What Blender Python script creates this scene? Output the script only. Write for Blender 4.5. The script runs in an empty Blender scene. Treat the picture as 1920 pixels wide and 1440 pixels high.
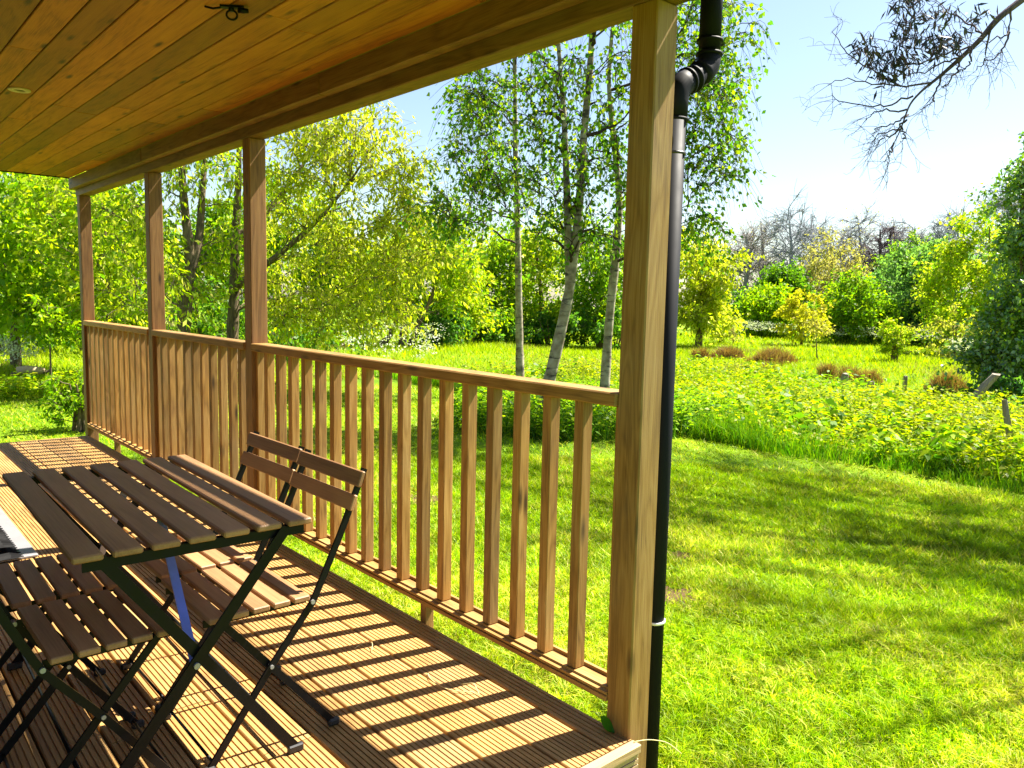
import bpy, bmesh, math, random
import numpy as np
from mathutils import Vector, Matrix

# ------------------------------------------------------------------ camera, sky, sun, exposure
S = bpy.context.scene
COL = S.collection
CAM = np.array([-1.8132, -1.4838, 1.3492])
FPX, YAW, PIT, ROL = 1478.0, 0.7199, 0.1067, 0.0219          # focal length in 1920-wide pixels
_fw = np.array([math.sin(YAW)*math.cos(PIT), math.cos(YAW)*math.cos(PIT), -math.sin(PIT)])
_r0 = np.array([math.cos(YAW), -math.sin(YAW), 0.0]); _u0 = np.cross(_r0, _fw)
_rt = math.cos(ROL)*_r0 + math.sin(ROL)*_u0; _up = -math.sin(ROL)*_r0 + math.cos(ROL)*_u0
cd = bpy.data.cameras.new('camera'); cam = bpy.data.objects.new('camera', cd); COL.objects.link(cam)
cd.sensor_width = 36.0; cd.lens = FPX/1920*36; cd.clip_start = 0.05; cd.clip_end = 2000
M = Matrix.Identity(4)
for i, v in enumerate((_rt, _up, -_fw)):
    for j in range(3): M[j][i] = v[j]
for j in range(3): M[j][3] = CAM[j]
cam.matrix_world = M
S.camera = cam

SUN = Vector((0.685, -0.14, 1.0)).normalized()                  # towards the sun
EL = math.asin(SUN.z); AZ = math.atan2(SUN.x, SUN.y)
W = bpy.data.worlds.new('World'); S.world = W; W.use_nodes = True
nt = W.node_tree; nt.nodes.clear()
sky = nt.nodes.new('ShaderNodeTexSky'); sky.sky_type = 'NISHITA'; sky.sun_disc = False
sky.sun_elevation = EL; sky.sun_rotation = AZ; sky.air_density = 1.1; sky.dust_density = 0.9; sky.ozone_density = 1.2
bg = nt.nodes.new('ShaderNodeBackground'); bg.inputs[1].default_value = 0.05
wo = nt.nodes.new('ShaderNodeOutputWorld')
nt.links.new(sky.outputs[0], bg.inputs[0]); nt.links.new(bg.outputs[0], wo.inputs[0])
sl = bpy.data.lights.new('sun', 'SUN'); sl.energy = 5.0; sl.angle = math.radians(0.55); sl.color = (1.0, 0.93, 0.80)
so = bpy.data.objects.new('sun', sl); COL.objects.link(so); so.rotation_euler = SUN.to_track_quat('Z', 'Y').to_euler()
so.location = (20, -2, 30)
vs = S.view_settings
vs.view_transform = 'Standard'; vs.look = 'None'; vs.gamma = 1.0; vs.use_curve_mapping = False; vs.exposure = 2.1
S.render.engine = 'CYCLES'
S.cycles.use_denoising = True
S.cycles.max_bounces = 8; S.cycles.diffuse_bounces = 4; S.cycles.transmission_bounces = 4; S.cycles.glossy_bounces = 2
S.cycles.caustics_reflective = False; S.cycles.caustics_refractive = False
S.cycles.sample_clamp_indirect = 4.0

GZ = -0.28                                                     # lawn level; the deck top is z = 0
RNG = np.random.default_rng(7); random.seed(7)

def spot(px, d):
    """ground position at horizontal distance d from the photographer, on the bearing of picture column px"""
    v = _fw + (px-960)/FPX*_rt; h = math.hypot(v[0], v[1])
    return CAM[0]+v[0]/h*d, CAM[1]+v[1]/h*d
def aim(px, py, d):
    v = _fw + (px-960)/FPX*_rt + (720-py)/FPX*_up
    return CAM + v*(d/math.hypot(v[0], v[1]))

# ------------------------------------------------------------------ materials
MATS = {}
def new_mat(name):
    m = bpy.data.materials.new(name); m.use_nodes = True; m.node_tree.nodes.clear(); MATS[name] = m
    return m, m.node_tree
def N(t, kind, **kw):
    n = t.nodes.new('ShaderNode'+kind)
    for k, v in kw.items():
        if k.startswith('i_'): n.inputs[k[2:].replace('_', ' ')].default_value = v
        else: setattr(n, k, v)
    return n
def ramp(t, fac, stops):
    r = t.nodes.new('ShaderNodeValToRGB'); e = r.color_ramp.elements
    while len(e) < len(stops): e.new(0.5)
    for q, (p, c) in zip(e, stops):
        q.position = p; q.color = (*c, 1)
    t.links.new(fac, r.inputs[0]); return r
def mix(t, fac, a, b, mode='MIX'):
    m = t.nodes.new('ShaderNodeMix'); m.data_type = 'RGBA'; m.blend_type = mode
    for sock, val in ((m.inputs[0], fac), (m.inputs[6], a), (m.inputs[7], b)):
        if hasattr(val, 'is_linked'): t.links.new(val, sock)
        elif isinstance(val, (int, float)): sock.default_value = val
        else: sock.default_value = (*val, 1)
    return m.outputs[2]
def mth(t, op, a, b=None, c=None):
    m = t.nodes.new('ShaderNodeMath'); m.operation = op
    for i, v in enumerate((a, b, c)):
        if v is None: continue
        if hasattr(v, 'is_linked'): t.links.new(v, m.inputs[i])
        else: m.inputs[i].default_value = v
    return m.outputs[0]

def wood(name, light, mid, dark, axis, rough=0.6, knots=0.6, vary=0.5, ring=9.0, weather=0.0):
    """timber with growth-ring grain along one axis, knots and a tone that differs from piece to piece"""
    m, t = new_mat(name); L = t.links
    tc = N(t, 'TexCoord'); oi = N(t, 'ObjectInfo')
    off = N(t, 'VectorMath', operation='SCALE'); cmb = N(t, 'CombineXYZ')
    r2 = mth(t, 'FRACT', mth(t, 'MULTIPLY', oi.outputs['Random'], 17.31)); r3 = mth(t, 'FRACT', mth(t, 'MULTIPLY', oi.outputs['Random'], 93.7))
    L.new(oi.outputs['Random'], cmb.inputs[0]); L.new(r2, cmb.inputs[1]); L.new(r3, cmb.inputs[2])
    L.new(cmb.outputs[0], off.inputs[0]); off.inputs['Scale'].default_value = 37.0
    add = N(t, 'VectorMath', operation='ADD'); L.new(tc.outputs['Object'], add.inputs[0]); L.new(off.outputs[0], add.inputs[1])
    def mapped(along, across):
        s = [across]*3; s[axis] = along
        mp = N(t, 'Mapping'); mp.inputs['Scale'].default_value = s; L.new(add.outputs[0], mp.inputs[0]); return mp.outputs[0]
    n1 = N(t, 'TexNoise', i_Scale=1.0, i_Detail=2.0, i_Roughness=0.5, i_Distortion=0.4); L.new(mapped(1.3, 11.0), n1.inputs['Vector'])
    rings = mth(t, 'FRACT', mth(t, 'MULTIPLY', n1.outputs[0], ring))
    tri = mth(t, 'ABSOLUTE', mth(t, 'SUBTRACT', mth(t, 'MULTIPLY', rings, 2.0), 1.0))
    n2 = N(t, 'TexNoise', i_Scale=1.0, i_Detail=5.0, i_Roughness=0.65); L.new(mapped(6.0, 240.0), n2.inputs['Vector'])
    n3 = N(t, 'TexNoise', i_Scale=1.0, i_Detail=3.0); L.new(mapped(1.6, 9.0), n3.inputs['Vector'])
    g = mth(t, 'ADD', mth(t, 'MULTIPLY', tri, 0.20), mth(t, 'MULTIPLY', n2.outputs[0], 0.82))
    g = mth(t, 'ADD', g, mth(t, 'MULTIPLY', mth(t, 'SUBTRACT', n3.outputs[0], 0.5), 0.5))
    base = ramp(t, g, [(0.18, dark), (0.5, mid), (0.85, light)])
    vor = N(t, 'TexVoronoi', i_Scale=1.0, i_Randomness=1.0); L.new(mapped(2.6, 11.0), vor.inputs['Vector'])
    kn = ramp(t, vor.outputs['Distance'], [(0.05, (1, 1, 1)), (0.17, (0, 0, 0))])
    col = mix(t, mth(t, 'MULTIPLY', kn.outputs[0], knots), base.outputs[0], tuple(c*0.35 for c in dark))
    tone = ramp(t, oi.outputs['Random'], [(0.0, (1-0.55*vary,)*3), (0.5, (1.0, 1.0, 1.0)), (1.0, (1+0.30*vary, 1+0.24*vary, 1+0.16*vary))])
    col = mix(t, 1.0, col, tone.outputs[0], 'MULTIPLY')
    if weather:
        wn = N(t, 'TexNoise', i_Scale=3.0, i_Detail=6.0); L.new(add.outputs[0], wn.inputs['Vector'])
        wr = ramp(t, wn.outputs[0], [(0.42, (0, 0, 0)), (0.72, (1, 1, 1))])
        col = mix(t, mth(t, 'MULTIPLY', wr.outputs[0], weather), col, (0.30, 0.27, 0.20))
    b = N(t, 'BsdfPrincipled', i_Roughness=rough); L.new(col, b.inputs['Base Color']); b.inputs['Specular IOR Level'].default_value = 0.35
    bp = N(t, 'Bump', i_Strength=0.35, i_Distance=0.002); L.new(g, bp.inputs['Height']); L.new(bp.outputs[0], b.inputs['Normal'])
    o = N(t, 'OutputMaterial'); L.new(b.outputs[0], o.inputs[0]); return m

def plain(name, col, rough=0.5, metal=0.0, spec=0.5, noise=0.0, bump=0.0, nscale=40):
    m, t = new_mat(name); L = t.links
    b = N(t, 'BsdfPrincipled', i_Roughness=rough, i_Metallic=metal); b.inputs['Base Color'].default_value = (*col, 1); b.inputs['Specular IOR Level'].default_value = spec
    if noise or bump:
        tc = N(t, 'TexCoord'); n = N(t, 'TexNoise', i_Scale=nscale, i_Detail=6.0); L.new(tc.outputs['Object'], n.inputs['Vector'])
        if noise:
            c = mix(t, n.outputs[0], tuple(x*(1-noise) for x in col), tuple(min(1, x*(1+noise)) for x in col)); L.new(c, b.inputs['Base Color'])
            L.new(mth(t, 'ADD', mth(t, 'MULTIPLY', n.outputs[0], 0.3), rough-0.15), b.inputs['Roughness'])
        if bump:
            bp = N(t, 'Bump', i_Strength=bump, i_Distance=0.004); L.new(n.outputs[0], bp.inputs['Height']); L.new(bp.outputs[0], b.inputs['Normal'])
    o = N(t, 'OutputMaterial'); L.new(b.outputs[0], o.inputs[0]); return m

def leaf_mat(name, trans=0.45, gloss=0.06, rough=0.45, boost=1.0):
    m, t = new_mat(name); L = t.links
    a = N(t, 'Attribute', attribute_name='col')
    d = N(t, 'BsdfDiffuse'); tr = N(t, 'BsdfTranslucent'); gl = N(t, 'BsdfGlossy', i_Roughness=rough)
    L.new(a.outputs[0], d.inputs[0])
    tcol = mix(t, 1.0, a.outputs[0], (1.02*boost, 1.12*boost, 0.45*boost), 'MULTIPLY'); L.new(tcol, tr.inputs[0])
    m1 = N(t, 'MixShader'); m1.inputs[0].default_value = trans; L.new(d.outputs[0], m1.inputs[1]); L.new(tr.outputs[0], m1.inputs[2])
    m2 = N(t, 'MixShader'); m2.inputs[0].default_value = gloss; L.new(m1.outputs[0], m2.inputs[1]); L.new(gl.outputs[0], m2.inputs[2])
    o = N(t, 'OutputMaterial'); L.new(m2.outputs[0], o.inputs[0]); return m

def bark_mat(name, a, b, scale=18, stretch=0.25):
    m, t = new_mat(name); L = t.links
    tc = N(t, 'TexCoord'); mp = N(t, 'Mapping'); mp.inputs['Scale'].default_value = (scale, scale, scale*stretch); L.new(tc.outputs['Object'], mp.inputs[0])
    n = N(t, 'TexNoise', i_Scale=1.0, i_Detail=8.0, i_Roughness=0.7); L.new(mp.outputs[0], n.inputs['Vector'])
    r = ramp(t, n.outputs[0], [(0.35, a), (0.68, b)])
    p = N(t, 'BsdfPrincipled', i_Roughness=0.9); L.new(r.outputs[0], p.inputs['Base Color']); p.inputs['Specular IOR Level'].default_value = 0.15
    bp = N(t, 'Bump', i_Strength=0.8, i_Distance=0.02); L.new(n.outputs[0], bp.inputs['Height']); L.new(bp.outputs[0], p.inputs['Normal'])
    o = N(t, 'OutputMaterial'); L.new(p.outputs[0], o.inputs[0]); return m

def birch_mat():
    m, t = new_mat('birch_bark'); L = t.links
    tc = N(t, 'TexCoord'); mp = N(t, 'Mapping'); mp.inputs['Scale'].default_value = (3.5, 3.5, 15); L.new(tc.outputs['Object'], mp.inputs[0])
    n = N(t, 'TexNoise', i_Scale=1.0, i_Detail=5.0, i_Roughness=0.6); L.new(mp.outputs[0], n.inputs['Vector'])
    band = ramp(t, n.outputs[0], [(0.38, (1, 1, 1)), (0.455, (0, 0, 0))])
    n2 = N(t, 'TexNoise', i_Scale=3.2, i_Detail=4.0); L.new(tc.outputs['Object'], n2.inputs['Vector'])
    big = ramp(t, n2.outputs[0], [(0.33, (1, 1, 1)), (0.44, (0, 0, 0))])
    f = mth(t, 'MAXIMUM', band.outputs[0], mth(t, 'MULTIPLY', big.outputs[0], 0.85))
    n3 = N(t, 'TexNoise', i_Scale=9.0, i_Detail=6.0); L.new(tc.outputs['Object'], n3.inputs['Vector'])
    pale = ramp(t, n3.outputs[0], [(0.35, (0.17, 0.13, 0.075)), (0.65, (0.40, 0.355, 0.26))])
    c = mix(t, f, pale.outputs[0], (0.045, 0.035, 0.028))
    p = N(t, 'BsdfPrincipled', i_Roughness=0.75); L.new(c, p.inputs['Base Color'])
    bp = N(t, 'Bump', i_Strength=0.6, i_Distance=0.01); L.new(n.outputs[0], bp.inputs['Height']); L.new(bp.outputs[0], p.inputs['Normal'])
    o = N(t, 'OutputMaterial'); L.new(p.outputs[0], o.inputs[0])

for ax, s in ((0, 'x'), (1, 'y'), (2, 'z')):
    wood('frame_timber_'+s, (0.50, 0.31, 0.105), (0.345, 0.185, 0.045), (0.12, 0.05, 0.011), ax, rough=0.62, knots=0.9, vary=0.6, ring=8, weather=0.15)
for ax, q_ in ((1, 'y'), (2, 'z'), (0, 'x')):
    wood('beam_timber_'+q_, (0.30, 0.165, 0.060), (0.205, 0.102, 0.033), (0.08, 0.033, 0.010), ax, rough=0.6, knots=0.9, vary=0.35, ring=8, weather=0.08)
wood('deck_timber', (0.46, 0.285, 0.10), (0.35, 0.195, 0.058), (0.17, 0.08, 0.025), 1, rough=0.6, knots=0.4, vary=0.5, ring=6, weather=0.15)
wood('deck_timber_x', (0.50, 0.36, 0.20), (0.42, 0.28, 0.14), (0.26, 0.15, 0.07), 0, rough=0.6, knots=0.3, vary=0.3, ring=6, weather=0.2)
wood('ceiling_timber', (0.50, 0.20, 0.018), (0.39, 0.135, 0.010), (0.13, 0.035, 0.003), 1, rough=0.5, knots=1.0, vary=0.7, ring=5)
wood('stained_slat', (0.40, 0.225, 0.105), (0.315, 0.165, 0.074), (0.20, 0.098, 0.044), 1, rough=0.5, knots=0.0, vary=0.4, ring=4)
wood('cladding_timber', (0.22, 0.13, 0.05), (0.17, 0.09, 0.033), (0.1, 0.05, 0.018), 1, knots=0.5, vary=0.4)
wood('grey_timber', (0.34, 0.29, 0.24), (0.24, 0.20, 0.16), (0.10, 0.08, 0.06), 2, rough=0.9, knots=0.3, vary=0.4)
plain('black_paint', (0.005, 0.005, 0.006), 0.42, 0.0, 0.15, noise=0.3); plain('sky_sheen_blue', (0.16, 0.22, 0.72), 0.35, 0.0, 0.5, noise=0.15)  # the blue is sky reflection put into the base colour of black steel
plain('black_cap', (0.01, 0.01, 0.011), 0.55)
plain('black_pvc', (0.006, 0.007, 0.011), 0.6, 0, 0.12, noise=0.25, nscale=12)
plain('pvc_clip', (0.02, 0.02, 0.022), 0.4)
plain('steel', (0.30, 0.30, 0.30), 0.4, 0.3)
plain('lamp_trim', (0.62, 0.58, 0.42), 0.4)
plain('lamp_glass', (0.10, 0.09, 0.07), 0.2)
plain('rubber', (0.007, 0.007, 0.008), 0.7, 0, 0.15, noise=0.3)
plain('pale_sill', (0.20, 0.195, 0.205), 0.45, noise=0.1, nscale=8)
plain('roof_felt', (0.06, 0.06, 0.065), 0.9, noise=0.3)
plain('door_glass', (0.03, 0.04, 0.05), 0.08)
plain('white_frame', (0.75, 0.75, 0.72), 0.4); plain('earth', (0.10, 0.065, 0.03), 0.95, 0, 0.1, noise=0.5, bump=0.9, nscale=22)
plain('straw', (0.62, 0.52, 0.25), 0.7)
plain('cut_wood', (0.55, 0.40, 0.24), 0.8, noise=0.4, bump=0.5)
leaf_mat('leaf', 0.62, 0.012); leaf_mat('leaf_dark', 0.2, 0.05, 0.4); leaf_mat('leaf_shiny', 0.4, 0.10, 0.35); leaf_mat('grass', 0.4, 0.015, 0.5); leaf_mat('flower', 0.3, 0.0)
bark_mat('bark', (0.05, 0.038, 0.025), (0.24, 0.18, 0.11)); bark_mat('bark_hazy', (0.20, 0.22, 0.25), (0.38, 0.40, 0.43)); bark_mat('birch_twig', (0.028, 0.02, 0.017), (0.10, 0.07, 0.055), 30, 1); bark_mat('twig', (0.07, 0.052, 0.032), (0.24, 0.19, 0.11), 30, 1)  # the skyline trees' pale bluish bark has distance haze painted in
bark_mat('bark_violet', (0.05, 0.035, 0.05), (0.16, 0.12, 0.13)); bark_mat('bark_mauve', (0.22, 0.20, 0.20), (0.38, 0.35, 0.33)); birch_mat()

# ground: soil, moss and low green, straw-coloured here and there
m, t = new_mat('ground'); L = t.links
tc = N(t, 'TexCoord'); n1 = N(t, 'TexNoise', i_Scale=0.55, i_Detail=6.0); n2 = N(t, 'TexNoise', i_Scale=6.0, i_Detail=8.0, i_Roughness=0.7); n3 = N(t, 'TexNoise', i_Scale=60.0, i_Detail=4.0)
for n in (n1, n2, n3): L.new(tc.outputs['Object'], n.inputs['Vector'])
c1 = ramp(t, n1.outputs[0], [(0.35, (0.10, 0.22, 0.003)), (0.55, (0.20, 0.34, 0.003)), (0.7, (0.34, 0.40, 0.008))])
c2 = mix(t, mth(t, 'MULTIPLY', ramp(t, n2.outputs[0], [(0.5, (0, 0, 0)), (0.75, (1, 1, 1))]).outputs[0], 0.5), c1.outputs[0], (0.20, 0.17, 0.06))
c3 = mix(t, mth(t, 'MULTIPLY', n3.outputs[0], 0.6), c2, (0.045, 0.07, 0.01))
p = N(t, 'BsdfPrincipled', i_Roughness=0.95); p.inputs['Specular IOR Level'].default_value = 0.1; L.new(c3, p.inputs['Base Color'])
bp = N(t, 'Bump', i_Strength=0.8, i_Distance=0.04); L.new(n3.outputs[0], bp.inputs['Height']); L.new(bp.outputs[0], p.inputs['Normal'])
o = N(t, 'OutputMaterial'); L.new(p.outputs[0], o.inputs[0])

# ------------------------------------------------------------------ object helpers
def link(name, me, mat, parent=None, loc=(0, 0, 0)):
    o = bpy.data.objects.new(name, me); COL.objects.link(o)
    if mat and not me.materials: me.materials.append(MATS[mat])
    o.location = loc
    if parent: o.parent = parent
    return o
def tag(o, label, cat=None, group=None, kind=None):
    o['label'] = label
    if cat: o['category'] = cat
    if group: o['group'] = group
    if kind: o['kind'] = kind
    return o
def thing(name, label, cat, loc=(0, 0, 0), rz=0.0, group=None):
    o = bpy.data.objects.new(name, None); COL.objects.link(o); o.empty_display_size = 0.1
    o.location = loc; o.rotation_euler = (0, 0, rz); return tag(o, label, cat, group)
BOX = {}
def box_mesh(dx, dy, dz, bev, mat):
    k = (round(dx, 4), round(dy, 4), round(dz, 4), bev, mat)
    if k in BOX: return BOX[k]
    bm = bmesh.new(); bmesh.ops.create_cube(bm, size=1.0, matrix=Matrix.Diagonal((dx, dy, dz, 1)))
    if bev: bmesh.ops.bevel(bm, geom=bm.edges[:], offset=bev, segments=1, affect='EDGES')
    me = bpy.data.meshes.new('box'); bm.to_mesh(me); bm.free(); me.materials.append(MATS[mat]); BOX[k] = me
    return me
def box(name, mat, parent, x0, x1, y0, y1, z0, z1, bev=0.003):
    """box given in the parent's own coordinates"""
    return link(name, box_mesh(x1-x0, y1-y0, z1-z0, bev, mat), mat, parent, ((x0+x1)/2, (y0+y1)/2, (z0+z1)/2))
def pymesh(name, verts, faces, smooth=False):
    me = bpy.data.meshes.new(name); me.from_pydata([tuple(v) for v in verts], [], [tuple(f) for f in faces]); me.update()
    if smooth: me.polygons.foreach_set('use_smooth', [True]*len(me.polygons))
    return me
def extrude_y(profile, y0, y1):
    n = len(profile); v = [(x, y0, z) for x, z in profile]+[(x, y1, z) for x, z in profile]
    f = [(i, (i+1) % n, n+(i+1) % n, n+i) for i in range(n)]; f += [tuple(range(n))[::-1], tuple(range(n, 2*n))]
    return v, f
def flatbar(pts, w, th):
    """flat steel bar bent in the x-z plane: pts are (x, y, z), w in the plane, th across it (along y)"""
    pts = [Vector(p) for p in pts]; V = []; F = []
    for i, p in enumerate(pts):
        a = pts[max(i-1, 0)]; b = pts[min(i+1, len(pts)-1)]; d = (b-a).normalized()
        nn = Vector((-d.z, 0, d.x)).normalized()
        for s, q in ((1, 1), (-1, 1), (-1, -1), (1, -1)): V.append(p+nn*(s*w/2)+Vector((0, q*th/2, 0)))
    for i in range(len(pts)-1):
        for j in range(4): F.append((4*i+j, 4*i+(j+1) % 4, 4*i+4+(j+1) % 4, 4*i+4+j))
    F += [(3, 2, 1, 0), tuple(4*(len(pts)-1)+j for j in range(4))]
    return V, F
def obar(p0, p1, w, th, wdir):
    """straight bar between two points, w along wdir, th across"""
    p0, p1, wd = Vector(p0), Vector(p1), Vector(wdir); d = (p1-p0).normalized(); wd = (wd-d*wd.dot(d)).normalized(); td = d.cross(wd)
    V = [p+wd*(a*w/2)+td*(b*th/2) for p in (p0, p1) for a, b in ((1, 1), (-1, 1), (-1, -1), (1, -1))]
    return V, [(0, 1, 5, 4), (1, 2, 6, 5), (2, 3, 7, 6), (3, 0, 4, 7), (3, 2, 1, 0), (4, 5, 6, 7)]
def tube_np(pts, rad, sides=6, cap=False):
    pts = np.asarray(pts, float); n = len(pts); rad = np.broadcast_to(np.asarray(rad, float), (n,))
    d = np.gradient(pts, axis=0); d /= np.linalg.norm(d, axis=1)[:, None]+1e-9
    ref = np.array([0.0, 0, 1]) if abs(d[0][2]) < 0.9 else np.array([1.0, 0, 0])
    a = np.cross(d, ref); a /= np.linalg.norm(a, axis=1)[:, None]+1e-9; b = np.cross(d, a)
    th = np.arange(sides)*2*math.pi/sides
    v = pts[:, None, :]+rad[:, None, None]*(np.cos(th)[None, :, None]*a[:, None, :]+np.sin(th)[None, :, None]*b[:, None, :])
    i = np.arange(n-1)[:, None]*sides; j = np.arange(sides)[None, :]; j2 = (j+1) % sides
    f = np.stack([i+j, i+j2, i+sides+j2, i+sides+j], -1).reshape(-1, 4)
    return v.reshape(-1, 3), f
def tube(name, mat, parent, pts, r, sides=12, smooth=True):
    v, f = tube_np(pts, r, sides); v = [tuple(q) for q in v]; f = [tuple(int(k) for k in q) for q in f]
    n = len(pts); f.append(tuple(range(sides))[::-1]); f.append(tuple((n-1)*sides+k for k in range(sides)))
    me = pymesh(name, v, f, smooth); return link(name, me, mat, parent)
def np_mesh(name, V, F, col=None, smooth=False):
    """V (n,3), F (m,4) or (m,3)"""
    me = bpy.data.meshes.new(name); V = np.ascontiguousarray(V, np.float32); F = np.ascontiguousarray(F, np.int32); k = F.shape[1]
    me.vertices.add(len(V)); me.vertices.foreach_set('co', V.ravel())
    me.loops.add(F.size); me.loops.foreach_set('vertex_index', F.ravel())
    me.polygons.add(len(F)); me.polygons.foreach_set('loop_start', np.arange(len(F), dtype=np.int32)*k); me.polygons.foreach_set('loop_total', np.full(len(F), k, np.int32))
    if smooth: me.polygons.foreach_set('use_smooth', np.ones(len(F), bool))
    if col is not None:
        at = me.attributes.new('col', 'FLOAT_COLOR', 'POINT'); c = np.ones((len(V), 4), np.float32); c[:, :3] = col; at.data.foreach_set('color', c.ravel())
    me.update(calc_edges=True); me.validate(); return me
def copy_thing(src, loc, rz, label):
    r = src.copy(); COL.objects.link(r); r.location = loc; r.rotation_euler = (0, 0, rz); r['label'] = label
    for ch in src.children:
        c = ch.copy(); COL.objects.link(c); c.parent = r
        for g in ch.children:
            q = g.copy(); COL.objects.link(q); q.parent = c
    return r

# ------------------------------------------------------------------ ground
def hgt(x, y):
    x = np.asarray(x, float); y = np.asarray(y, float)
    h = 0.03*np.sin(x*0.9+0.4)*np.sin(y*0.7+1.0)+0.05*np.sin(x*0.23+y*0.31)
    far = np.clip((np.hypot(x-0, y-2)-9)/8, 0, 1); near = np.clip((np.hypot(x-0, y-2)-3)/5, 0, 1)
    h = h*near+0.10*np.sin(x*0.35+1.3)*np.sin(y*0.27)*far
    ditch = np.exp(-(((x-12.8)*0.55)**2+((y-2.2)*0.55)**2))*0.45            # wet hollow beside the dark tree
    return GZ+h-ditch
xs = np.concatenate([np.linspace(-120, -14, 14), np.linspace(-12, 46, 150), np.linspace(50, 160, 16)])
ys = np.concatenate([np.linspace(-120, -14, 14), np.linspace(-12, 46, 150), np.linspace(50, 160, 16)])
X, Y = np.meshgrid(xs, ys, indexing='ij'); Z = hgt(X, Y)
V = np.stack([X, Y, Z], -1).reshape(-1, 3); ny = len(ys)
I, J = np.meshgrid(np.arange(len(xs)-1), np.arange(ny-1), indexing='ij'); k = (I*ny+J).ravel()
F = np.stack([k, k+ny, k+ny+1, k+1], -1)
g = link('ground', np_mesh('ground', V, F, smooth=True), 'ground'); g['kind'] = 'structure'; g['label'] = 'mown lawn and meadow ground around the veranda'

# ------------------------------------------------------------------ deck
deck = thing('porch_deck', 'grooved timber veranda deck striped with baluster shadows', 'deck', (0, 0, 0))
def groove_profile(w, th, n):
    p = w/n; gw = 0.0052; gd = 0.0042; pts = [(-w/2, -th), (-w/2, -0.003), (-w/2+0.003, 0)]
    for i in range(1, n):
        x = -w/2+i*p; pts += [(x-gw/2, 0), (x-gw/2+0.0008, -gd), (x+gw/2-0.0008, -gd), (x+gw/2, 0)]
    pts += [(w/2-0.003, 0), (w/2, -0.003), (w/2, -th)]; return pts
BW, PITCH = 0.1555, 0.164
PROF = groove_profile(BW, 0.028, 9)[::-1]
joints = {3: [2.36, 4.8], 4: [0.63, 3.9], 5: [1.05, 4.4], 6: [0.97, 3.2], 7: [2.1, 5.2], 8: [0.62, 3.7], 9: [1.7, 4.6], 1: [3.6], 2: [4.9], 0: [3.3]}
DECKMESH = {}
for kx in range(13):
    xc = -0.085-PITCH*kx-PITCH/2
    cuts = [-0.004]+joints.get(kx, [2.8])+[6.57]
    for a, b in zip(cuts[:-1], cuts[1:]):
        ln = round(b-a-0.004, 3)
        if ln not in DECKMESH:
            v, f = extrude_y(PROF, -ln/2, ln/2); DECKMESH[ln] = pymesh('deck_board', v, f); DECKMESH[ln].materials.append(MATS['deck_timber'])
        link('deck_board', DECKMESH[ln], None, deck, (xc, (a+b)/2, random.uniform(-0.0008, 0.0008)))
v, f = extrude_y(groove_profile(0.094, 0.028, 5)[::-1], -3.285, 3.285); e = link('edge_board', pymesh('edge_board', v, f), 'deck_timber', deck, (-0.033, 3.283, 0.0))
# fascia boards, laid on edge, grooved faces outwards
fp = groove_profile(0.145, 0.026, 8)
me = pymesh('fascia_board', [(x, -z*1.0, zz) for x in (-1.11, 1.11) for zz, z in [(q[0], q[1]) for q in fp]], [])
def fascia(name, x0, x1, zt):
    n = len(fp); vv = [(x, -p[1]-0.0, p[0]) for x in (x0, x1) for p in fp]
    ff = [(i, (i+1) % n, n+(i+1) % n, n+i) for i in range(n)]+[tuple(range(n))[::-1], tuple(range(n, 2*n))]
    return link(name, pymesh(name, vv, ff), 'deck_timber_x', deck, (0, -0.034, zt-0.0725))
box('end_cap_board', 'deck_timber_x', deck, -2.2, 0.012, -0.042, -0.006, -0.026, 0.001, 0.002)
fascia('end_fascia', -2.2, 0.010, -0.028); fascia('end_fascia', -2.2, 0.010, -0.176)
box('side_fascia', 'frame_timber_y', deck, -0.014, 0.012, 0.12, 6.56, -0.26, -0.030, 0.002)
box('far_fascia', 'frame_timber_x', deck, -2.2, 0.010, 6.572, 6.60, -0.26, -0.002, 0.002)
for y in np.arange(0.3, 6.5, 0.6): box('joist', 'frame_timber_x', deck, -2.2, -0.016, y-0.022, y+0.022, -0.19, -0.0295, 0)

# ------------------------------------------------------------------ posts
PW = 0.0945
PY = [0.0, 2.8076, 4.5757, 6.5646]
plab = ['thick square timber post nearest the camera with a black drainpipe behind it', 'timber post behind the backs of the folding chairs, between the long and middle railings',
        'timber post between the two farthest railing panels', 'farthest timber post at the end corner of the veranda']
POSTS = []
for i, y in enumerate(PY):
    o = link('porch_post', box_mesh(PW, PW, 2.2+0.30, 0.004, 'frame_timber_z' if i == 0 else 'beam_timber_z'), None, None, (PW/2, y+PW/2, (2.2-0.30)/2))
    tag(o, plab[i], 'post', 'veranda posts'); POSTS.append(o)

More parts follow.
